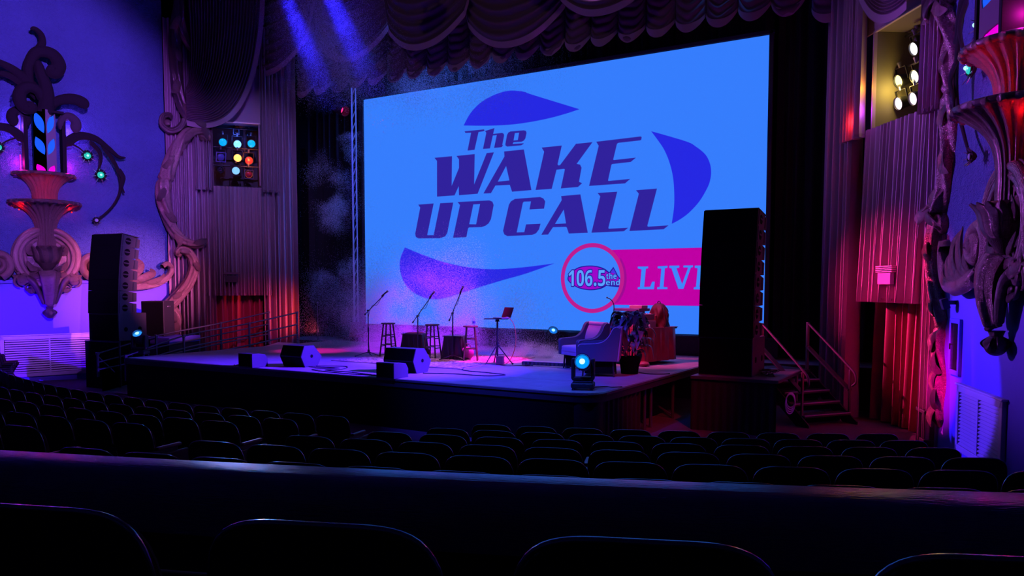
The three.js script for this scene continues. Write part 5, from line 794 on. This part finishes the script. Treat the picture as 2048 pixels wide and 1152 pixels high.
// performer's table in red satin with equipment
{
  const tw = 1.0, td = 1.3, T = thing('draped_table', 'equipment table covered in dark red satin near the right edge of the stage', 'table', [4.5, 1, -5.1], -0.25);
  part('table_top', box(tw, 0.03, td, 0, 0.75, 0, 0.008), M.black, T);
  part('cloth', grid(140, 14, (u, v) => { const a = u * 2 * PI, c = Math.cos(a), s = Math.sin(a), q = Math.pow(Math.pow(Math.abs(c), 9) + Math.pow(Math.abs(s), 9), -1 / 9), e = 1 - v, f = e * (0.018 * Math.sin(a * 19 + e) + 0.014 * Math.sin(a * 31 + 2 - e * 2)); return [c * q * (tw / 2 + 0.012 + f + 0.02 * e), 0.07 + v * 0.7, s * q * (td / 2 + 0.012 + f + 0.02 * e), u * 4, v]; }), M.satin, T);
  part('cloth_top', box(tw + 0.03, 0.012, td + 0.03, 0, 0.772, 0, 0.005), M.satin, T);
  part('gathered_corner', new THREE.SphereGeometry(0.12, 20, 10).scale(1.2, 0.5, 1).translate(tw / 2 + 0.06, 0.05, td / 2 + 0.02), M.satin, T);
  const W = (x, y, z) => { const v = new THREE.Vector3(x, y, z).applyAxisAngle(new THREE.Vector3(0, 1, 0), -0.25); return [4.5 + v.x, 1 + v.y, -5.1 + v.z]; };
  const caseBox = (name, label, cat, p, w, h, d, m, turn, knobs) => { const o = thing(name, label, cat, W(...p), turn); part('case', box(w, h, d, 0, h / 2, 0, 0.008), m, o); part('edge_trim', [box(w + 0.012, 0.014, 0.014, 0, h, d / 2), box(w + 0.012, 0.014, 0.014, 0, 0.008, d / 2), box(0.014, h, 0.014, w / 2, h / 2, d / 2), box(0.014, h, 0.014, -w / 2, h / 2, d / 2)], M.metal, o); const r = rng(w * 1000 | 0); for (let i = 0; i < knobs; i++) part('knob', cyl(0.013, 0.015, 0.02, (r() - 0.5) * w * 0.85, h + 0.01, (r() - 0.5) * d * 0.8, 8), i % 3 ? M.white : M.metal, o); return o; };
  caseBox('flight_case', 'silver edged flight case on the right half of the red table, the lower of two', 'case', [0.2, 0.778, 0.3], 0.5, 0.15, 0.46, mat(0.35, 0.2, 0.22), -0.25, 0);
  caseBox('mixer', 'small mixer with knobs standing on the silver edged flight case', 'mixer', [0.2, 0.945, 0.3], 0.46, 0.12, 0.42, mat(0.22, 0.12, 0.14), -0.25, 24);
  caseBox('controller', 'wide controller with pale knobs at the front of the red table', 'controller', [-0.24, 0.778, 0.2], 0.34, 0.1, 0.7, mat(0.1, 0.07, 0.09), -0.25, 26);
  const lp = thing('laptop_riser', 'flat purple lit slab raised on a riser at the left of the red table', 'riser', W(-0.3, 0.778, -0.15), -0.25); part('shelf', box(0.7, 0.06, 0.4, -0.06, 0.36, 0, 0.01), mat(0.2, 0.13, 0.3), lp); part('support', [box(0.3, 0.33, 0.28, 0.05, 0.165, 0, 0.01)], mat(0.08, 0.05, 0.08), lp); part('box_on_shelf', box(0.34, 0.07, 0.22, 0.14, 0.425, 0.02, 0.01), mat(0.5, 0.3, 0.35), lp);
  const bg = thing('backpack', 'dark red rounded bag standing behind the equipment on the red table', 'bag', W(0.26, 0.778, -0.3), -0.5);
  part('body', grid(32, 20, (u, v) => { const a = u * 2 * PI, w = Math.sqrt(Math.max(0, 1 - Math.pow(v, 3.2))), l = 0.02 * Math.sin(a * 5 + v * 7) + 0.012 * Math.sin(a * 11 - v * 13); return [Math.cos(a) * (0.24 + l) * w, v * 0.52, Math.sin(a) * (0.19 + l) * w, u * 2, v]; }), mat(0.1, 0.012, 0.016, { roughness: 0.6, map: rep(texWear, 3, 3) }), bg); part('strap', tube([[0.22, 0.44, 0.08], [0.3, 0.3, 0.1], [0.33, 0.1, 0.08], [0.3, 0.0, 0.1]], 0.014, 30, 6), M.black, bg); part('handle', new THREE.TorusGeometry(0.05, 0.01, 6, 18, PI).translate(0, 0.5, 0), M.black, bg); part('pocket', box(0.26, 0.2, 0.06, 0, 0.16, 0.18, 0.03), mat(0.16, 0.02, 0.025), bg);
  const g = thing('gooseneck_lamp', 'thin gooseneck stem with a hooked tip rising in front of the red table', 'lamp', W(-0.35, 0.778, 0.5)); part('stem', tube([[0, 0, 0], [0.0, 0.3, 0], [0.0, 0.48, 0], [-0.05, 0.58, 0.02], [-0.14, 0.63, 0.04]], 0.01, 40, 6), M.darkMetal, g); part('base', cyl(0.05, 0.055, 0.02, 0, 0.01, 0, 16), M.black, g); part('tip', ball(0.018, -0.14, 0.63, 0.04, 8), M.black, g);
  const hp = thing('headphones', 'small pair of headphones on the right end of the red table', 'headphones', W(0.44, 0.778, 0.42)); part('band', new THREE.TorusGeometry(0.075, 0.01, 6, 24, PI).translate(0, 0.06, 0), M.black, hp); for (const q of [-1, 1]) part('earcup', place(cyl(0.035, 0.035, 0.03, 0, 0, 0, 14), q * 0.075, 0.045, 0, 0, 0, PI / 2), M.white, hp);
}
// cables lying on the deck and odds and ends
{
  const lay = (name, label, pts, r = 0.009) => { const t = thing(name, label, 'cable', [0, 1.0, 0]); part('cord', tube(pts.map((p) => [p[0], r, p[1]]), r, 100, 6), M.cable, t); };
  lay('stage_cable', 'black cable looping across the deck behind the left wedge', [[-0.9, -0.8], [-0.3, -1.05], [0.0, -0.6], [-0.2, -0.35], [0.5, -0.3], [1.1, -0.2], [1.55, -0.15]]);
  lay('stage_cable', 'second black cable between the wedges, nearer the stage lip', [[-0.9, -0.6], [-0.2, -0.75], [-0.5, -0.3], [0.4, -0.1], [1.2, -0.12], [1.6, -0.22]]);
  lay('stage_cable', 'black cable snaking over the deck right of the largest wedge', [[1.8, -0.9], [2.4, -1.1], [3.1, -1.15], [3.3, -1.45], [2.8, -1.6], [2.2, -1.7], [1.9, -2.1]]);
  lay('stage_cable', 'thin cable from the laptop case to the light bar', [[2.2, -3.0], [2.45, -2.9], [2.65, -3.15], [2.9, -3.2]], 0.007);
  lay('stage_cable', 'black cable bunched at the back of the small left fill speaker', [[-2.2, 0.0], [-2.5, -0.12], [-2.35, -0.3], [-2.1, -0.2], [-2.45, -0.02], [-2.6, -0.15]], 0.008);
  lay('stage_cable', 'cable from the front right moving head to the stage edge', [[5.45, -0.65], [5.6, -0.9], [5.72, -0.85], [5.84, -1.0]], 0.008);
  lay('stage_cable', 'cable trailing over the deck beside the red table', [[5.2, -3.2], [5.5, -3.0], [5.75, -3.1], [5.84, -3.25]], 0.01);
  const p = thing('pedal_clutter', 'low clutter of dark gear on the floor at the left foot of the screen', 'equipment', [-5.1, 1, -6.85]); const r = rng(4); for (let i = 0; i < 7; i++) part('unit', place(box(0.16 + r() * 0.15, 0.06 + r() * 0.08, 0.14, 0, 0.05, 0, 0.01), -0.6 + i * 0.19, 0, (r() - 0.5) * 0.2, 0, r()), i % 3 ? M.black : M.darkMetal, p);
}
// ------------------------------------------------------------------ rows of theatre seats
{
  const proto = new THREE.Group();
  const W = 0.49, Hb = 0.52, y0 = 0.33;
  const outline = (ins) => { const s = new THREE.Shape(), w = W / 2 - ins, t = Hb - ins, r = 0.16; s.moveTo(-w + 0.04, ins); s.lineTo(w - 0.04, ins); s.lineTo(w, t - r); s.bezierCurveTo(w, t - 0.03, w - 0.04, t, w - r, t); s.lineTo(-w + r, t); s.bezierCurveTo(-w + 0.04, t, -w, t - 0.03, -w, t - r); s.closePath(); return s; };
  const tilt = -0.2, up = (g, z = 0) => { g.translate(0, 0, z); g.rotateX(tilt); g.translate(0, y0, 0.02); return g; };   // seat faces +z, back leans to -z
  const back = new THREE.ExtrudeGeometry(outline(0.05), { depth: 0.05, bevelEnabled: true, bevelSize: 0.008, bevelThickness: 0.01, bevelSegments: 2, curveSegments: 8 });
  part('backrest', up(back, -0.01), M.seat, proto); part('back_shell', up(new THREE.ExtrudeGeometry(outline(0.004), { depth: 0.012, bevelEnabled: false, curveSegments: 8 }), -0.034), M.seatShell, proto);
  const pts = outline(0).getPoints(8).filter((p) => p.y > 0.2).map((p) => [p.x, p.y, -0.024]); pts.sort((a, b) => 0); const i0 = pts.findIndex((p, i) => i && pts[i - 1][0] > 0 && false);
  const edge = []; for (let i = 0; i <= 34; i++) { const a = i / 34, w = W / 2, t = Hb; const q = a < 0.2 ? [w, lerp(0.16, t - 0.16, a / 0.2)] : a > 0.8 ? [-w, lerp(t - 0.16, 0.16, (a - 0.8) / 0.2)] : null; if (q) { edge.push([...q, -0.024]); continue; } const b = (a - 0.2) / 0.6; const cr = (s, k) => { const P = [[w, t - 0.16], [w, t - 0.03], [w - 0.04, t], [w - 0.16, t]], m = 1 - k; return [0, 1].map((d) => m ** 3 * P[0][d] + 3 * m * m * k * P[1][d] + 3 * m * k * k * P[2][d] + k ** 3 * P[3][d]); }; let p; if (b < 0.35) p = cr(1, b / 0.35); else if (b > 0.65) { p = cr(1, (1 - b) / 0.35); p = [-p[0], p[1]]; } else p = [lerp(w - 0.16, -w + 0.16, (b - 0.35) / 0.3), t]; edge.push([p[0], p[1], -0.024]); }
  part('rim', up(tube(edge, 0.006, 60, 6)), M.seatRim, proto);
  part('seat_cushion', place(box(0.44, 0.09, 0.4, 0, 0, 0, 0.035), 0, 0.42, 0.16, -1.05), M.seat, proto);
  for (const s of [-1, 1]) { part('armrest', box(0.045, 0.035, 0.3, s * 0.258, 0.6, 0.1, 0.014), M.armWood, proto); part('standard', plate([[-0.06, 0], [0.12, 0], [0.06, 0.3], [0.2, 0.56], [0.2, 0.585], [-0.12, 0.585], [-0.1, 0.4]], 0.024, 0.003).rotateY(-PI / 2).translate(s * 0.258 + 0.012, 0, 0), M.seatShell, proto); }
  const endpiece = () => part('end_panel', box(0.035, 0.5, 0.42, 0, 0.3, 0.06, 0.012), M.seatShell, new THREE.Group());
  const rowW = ['first', 'second', 'third', 'fourth', 'fifth', 'sixth', 'seventh', 'eighth', 'ninth', 'tenth', 'eleventh', 'twelfth', 'thirteenth', 'fourteenth', 'fifteenth', 'sixteenth', 'seventeenth', 'eighteenth', 'nineteenth', 'twentieth'];
  const rows = ['front row', 'second row', 'third row', 'fourth row', 'fifth row', 'sixth row'];
  camera.updateMatrixWorld(true); camera.updateProjectionMatrix();
  const seen = (x, y, z) => { const v = new THREE.Vector3(x, y, z).project(camera); return v.z < 1 && Math.abs(v.x) < 1.06 && v.y > -1.1; };
  let first = true;
  const seat = (R, a, y, label, group, folded) => {
    const at = [ARC[0] + R * Math.sin(a), y, ARC[1] + R * Math.cos(a)], turn = a + PI;
    const o = proto.clone(); o.name = numbered('theatre_seat'); o.position.set(...at); o.rotation.y = turn; o.userData = { label, category: 'seat', group }; scene.add(o);
    return o;
  };
  for (let k = 0; k < 6; k++) {
    const R = 18.56 + 0.94 * k, y = rake(R), st = 0.52 / R, rs = rng(300 + k);
    const aR0 = [0.2845, 0.2745, 0.2615, 0.2475, 0.2375, 0.227][k], aR1 = [0.5465, 0.537, 0.528, 0.5195, 0.515, 0.512][k], n = Math.round((aR1 - aR0) / st), sp = (aR1 - aR0) / n;
    for (let i = 0; i < n; i++) { const a = aR0 + (i + 0.5) * sp; if (!seen(ARC[0] + R * Math.sin(a), y + 0.85, ARC[1] + R * Math.cos(a))) continue; seat(R, a, y, `dark theatre seat in the right block, ${rows[k]}, ${rowW[i]} from the centre aisle`, 'seats of the right block'); }
    const aL = [0.1995, 0.1945, 0.1915, 0.1815, 0.172, 0.163][k];
    for (let i = 0; i < 46; i++) { const a = aL - (i + 0.5) * st; if (ARC[0] + R * Math.sin(a) < -9.5 - 0.326 * (ARC[1] + R * Math.cos(a) + 2.63) + 0.75 || !seen(ARC[0] + R * Math.sin(a), y + 0.85, ARC[1] + R * Math.cos(a))) break; const o = seat(R, a, y, `dark theatre seat in the left block, ${rows[k]}, ${i < 20 ? rowW[i] : i + 1 + 'th'} from the centre aisle`, 'seats of the left block');
      if (i === 0) { const c = o.children.find((m) => m.name === 'seat_cushion'), f = new THREE.Mesh(box(0.44, 0.08, 0.42, 0, 0.42, 0.24, 0.03), M.armWood); f.name = 'seat_cushion'; f.castShadow = f.receiveShadow = true; o.remove(c); o.add(f); part('end_panel', box(0.035, 0.5, 0.44, -0.275, 0.3, 0.1, 0.012), M.seatShell, o); } }
  }
  // the row right in front of the camera, behind the parapet
  const nearL = ['large dark seat back cut by the lower left corner of the picture', 'large dark seat back left of the centre at the bottom of the picture', 'large dark seat back right of the centre at the bottom of the picture', 'large dark seat back cut by the lower right corner of the picture'];
  const Rn = 26.385, c0 = 0.3703, dc = 0.0195;
  for (let i = 0; i < 4; i++) seat(Rn, c0 + (i - 1) * dc, 1.46, nearL[i], 'seats behind the parapet').scale.x = 0.84;
  // low parapet with a padded carpet covered top between the blocks and the row behind
  const P = thing('parapet', 'low curved parapet with a carpeted top, running across the foreground', 'wall', [0, 0, 0]); P.userData.category = 'parapet';
  const A0 = 0.1, A1 = 0.53, ring = (prof, n = 90) => grid(prof.length - 1, n, (u, v) => { const i = Math.round(u * (prof.length - 1)), a = lerp(A0, A1, v), R = prof[i][0]; return [ARC[0] + R * Math.sin(a), prof[i][1], ARC[1] + R * Math.cos(a), i * 0.2, a * R]; });
  part('wall_face', ring([[25.66, 1.3], [25.66, 2.06], [25.5, 2.06], [25.5, 0.9]]), mat(0.05, 0.022, 0.035, { roughness: 0.95 }), P);
  part('carpet_cap', ring([[25.69, 1.98], [25.695, 2.08], [25.67, 2.135], [25.62, 2.155], [25.54, 2.155], [25.49, 2.135], [25.465, 2.08], [25.47, 1.98], [25.69, 1.98]]), M.ledge, P);
}

// ------------------------------------------------------------------ lamp bodies added for the spots above, most out of the picture
{
  const g = new THREE.Group(); g.name = 'added_lamp_bodies'; g.userData.kind = 'structure'; scene.add(g);
  for (const [n, f, t, c, , , , inWindow] of RIG) { if (inWindow) continue;   // spots added beside the window lamps and at the left drape, without a body
    const h = new THREE.Group(); h.name = 'added_fixture'; h.position.set(...f); h.lookAt(...t); g.add(h);
    part('can', new THREE.LatheGeometry([[0.02, -0.5], [0.12, -0.48], [0.15, -0.3], [0.15, 0.0]].map((p) => new THREE.Vector2(...p)), 20).rotateX(PI / 2), M.black, h);
    part('lens', new THREE.CircleGeometry(0.13, 20).translate(0, 0, -0.3), M.gel(c[0], c[1], c[2], 1), h); part('yoke', [box(0.36, 0.02, 0.05, 0, 0.28, -0.25), box(0.02, 0.3, 0.05, -0.17, 0.14, -0.25), box(0.02, 0.3, 0.05, 0.17, 0.14, -0.25)], M.black, h); }
}

// ------------------------------------------------------------------ stage smoke: clouds of fine droplets that hang in the air and catch the coloured light
{
  const r = rng(2024), cloud = (name, label, n, size, pick) => {
    const geo = new THREE.TetrahedronGeometry(size), m = new THREE.MeshPhysicalMaterial({ color: rgb(0.9, 0.9, 0.92), roughness: 1, transmission: 0.45, thickness: 0, specularIntensity: 0, side: THREE.DoubleSide });
    const o = new THREE.InstancedMesh(geo, m, n), q = new THREE.Object3D(); o.name = numbered(name); o.userData = { label, kind: 'stuff' };
    for (let i = 0; i < n;) { const p = pick(); if (!p) continue; q.position.set(...p); q.rotation.set(r() * 6, r() * 6, r() * 6); q.updateMatrix(); o.setMatrixAt(i++, q.matrix); }
    o.castShadow = o.receiveShadow = true; scene.add(o);
  };
  const ns = (x, y, z, f) => noise3.noise(x * f, y * f, z * f) + 0.5 * noise3.noise(x * f * 2.1, y * f * 2.1, z * f * 2.1 + 9) + 0.25 * noise3.noise(x * f * 4.3, y * f * 4.3, z * f * 4.3 + 3);
  const gauss = () => { let s = 0; for (let i = 0; i < 4; i++) s += r(); return (s - 2) * 1.0; };
  // billow behind the stools in front of the foot of the screen
  cloud('smoke_cloud', 'magenta lit smoke billowing behind the stools against the foot of the screen', 260000, 0.0045, () => { const x = -2.1 + gauss() * 2.5, y = 1.02 + Math.abs(gauss()) * 1.75, z = -5.6 + gauss() * 1.1; if (z < -7.2 || z > -4) return null; return ns(x, y, z, 0.75) + 0.3 > r() * 0.9 ? [x, y, z] : null; });
  // low ground smoke right of the last stool
  cloud('smoke_cloud', 'small low puff of pink lit smoke on the floor right of the stools', 24000, 0.0045, () => { const x = 1.5 + gauss() * 0.9, y = 1.02 + Math.abs(gauss()) * 0.28, z = -5.2 + gauss() * 0.5; return ns(x, y, z, 2) + 0.2 > r() * 0.7 ? [x, y, z] : null; });
  // wisps in the dark wing left of the screen
  cloud('smoke_cloud', 'bluish wisps of smoke drifting in the dark wing left of the screen', 30000, 0.005, () => { const y = 1.6 + r() * 5.6, x = -6.0 + gauss() * 0.9 + (y - 3) * 0.05, z = -6.7 + gauss() * 0.4; return ns(x, y, z, 0.9) > 0.1 + r() * 0.5 ? [x, y, z] : null; });
  // haze in the beams under the valance
  cloud('haze_cloud', 'blue haze hanging in the beams in front of the left half of the valance', 90000, 0.0048, () => { const y = 9.4 + gauss() * 1.7, x = -4.5 - (y - 9.4) * 0.5 + gauss() * 1.5, z = -4.85 + gauss() * 0.35; if (z < -5.3 || y < 7.3) return null; return ns(x, y, z, 0.5) + 0.8 > r() * 1.3 ? [x, y, z] : null; });
  cloud('haze_cloud', 'thin pale blue haze drifting above the left half of the screen', 40000, 0.0048, () => { const x = -2.0 + gauss() * 2.6, y = 8.25 + gauss() * 0.75, z = -6.75 + gauss() * 0.45; if (z < -7.2 || (z > -6.15 && z < -6.6)) return null; return ns(x, y, z, 0.5) + 0.5 > r() * 1.1 ? [x, y, z] : null; });
}
shade(scene);
scene.traverse((o) => { if (o.isInstancedMesh) o.castShadow = true; });
renderer.render(scene, camera);
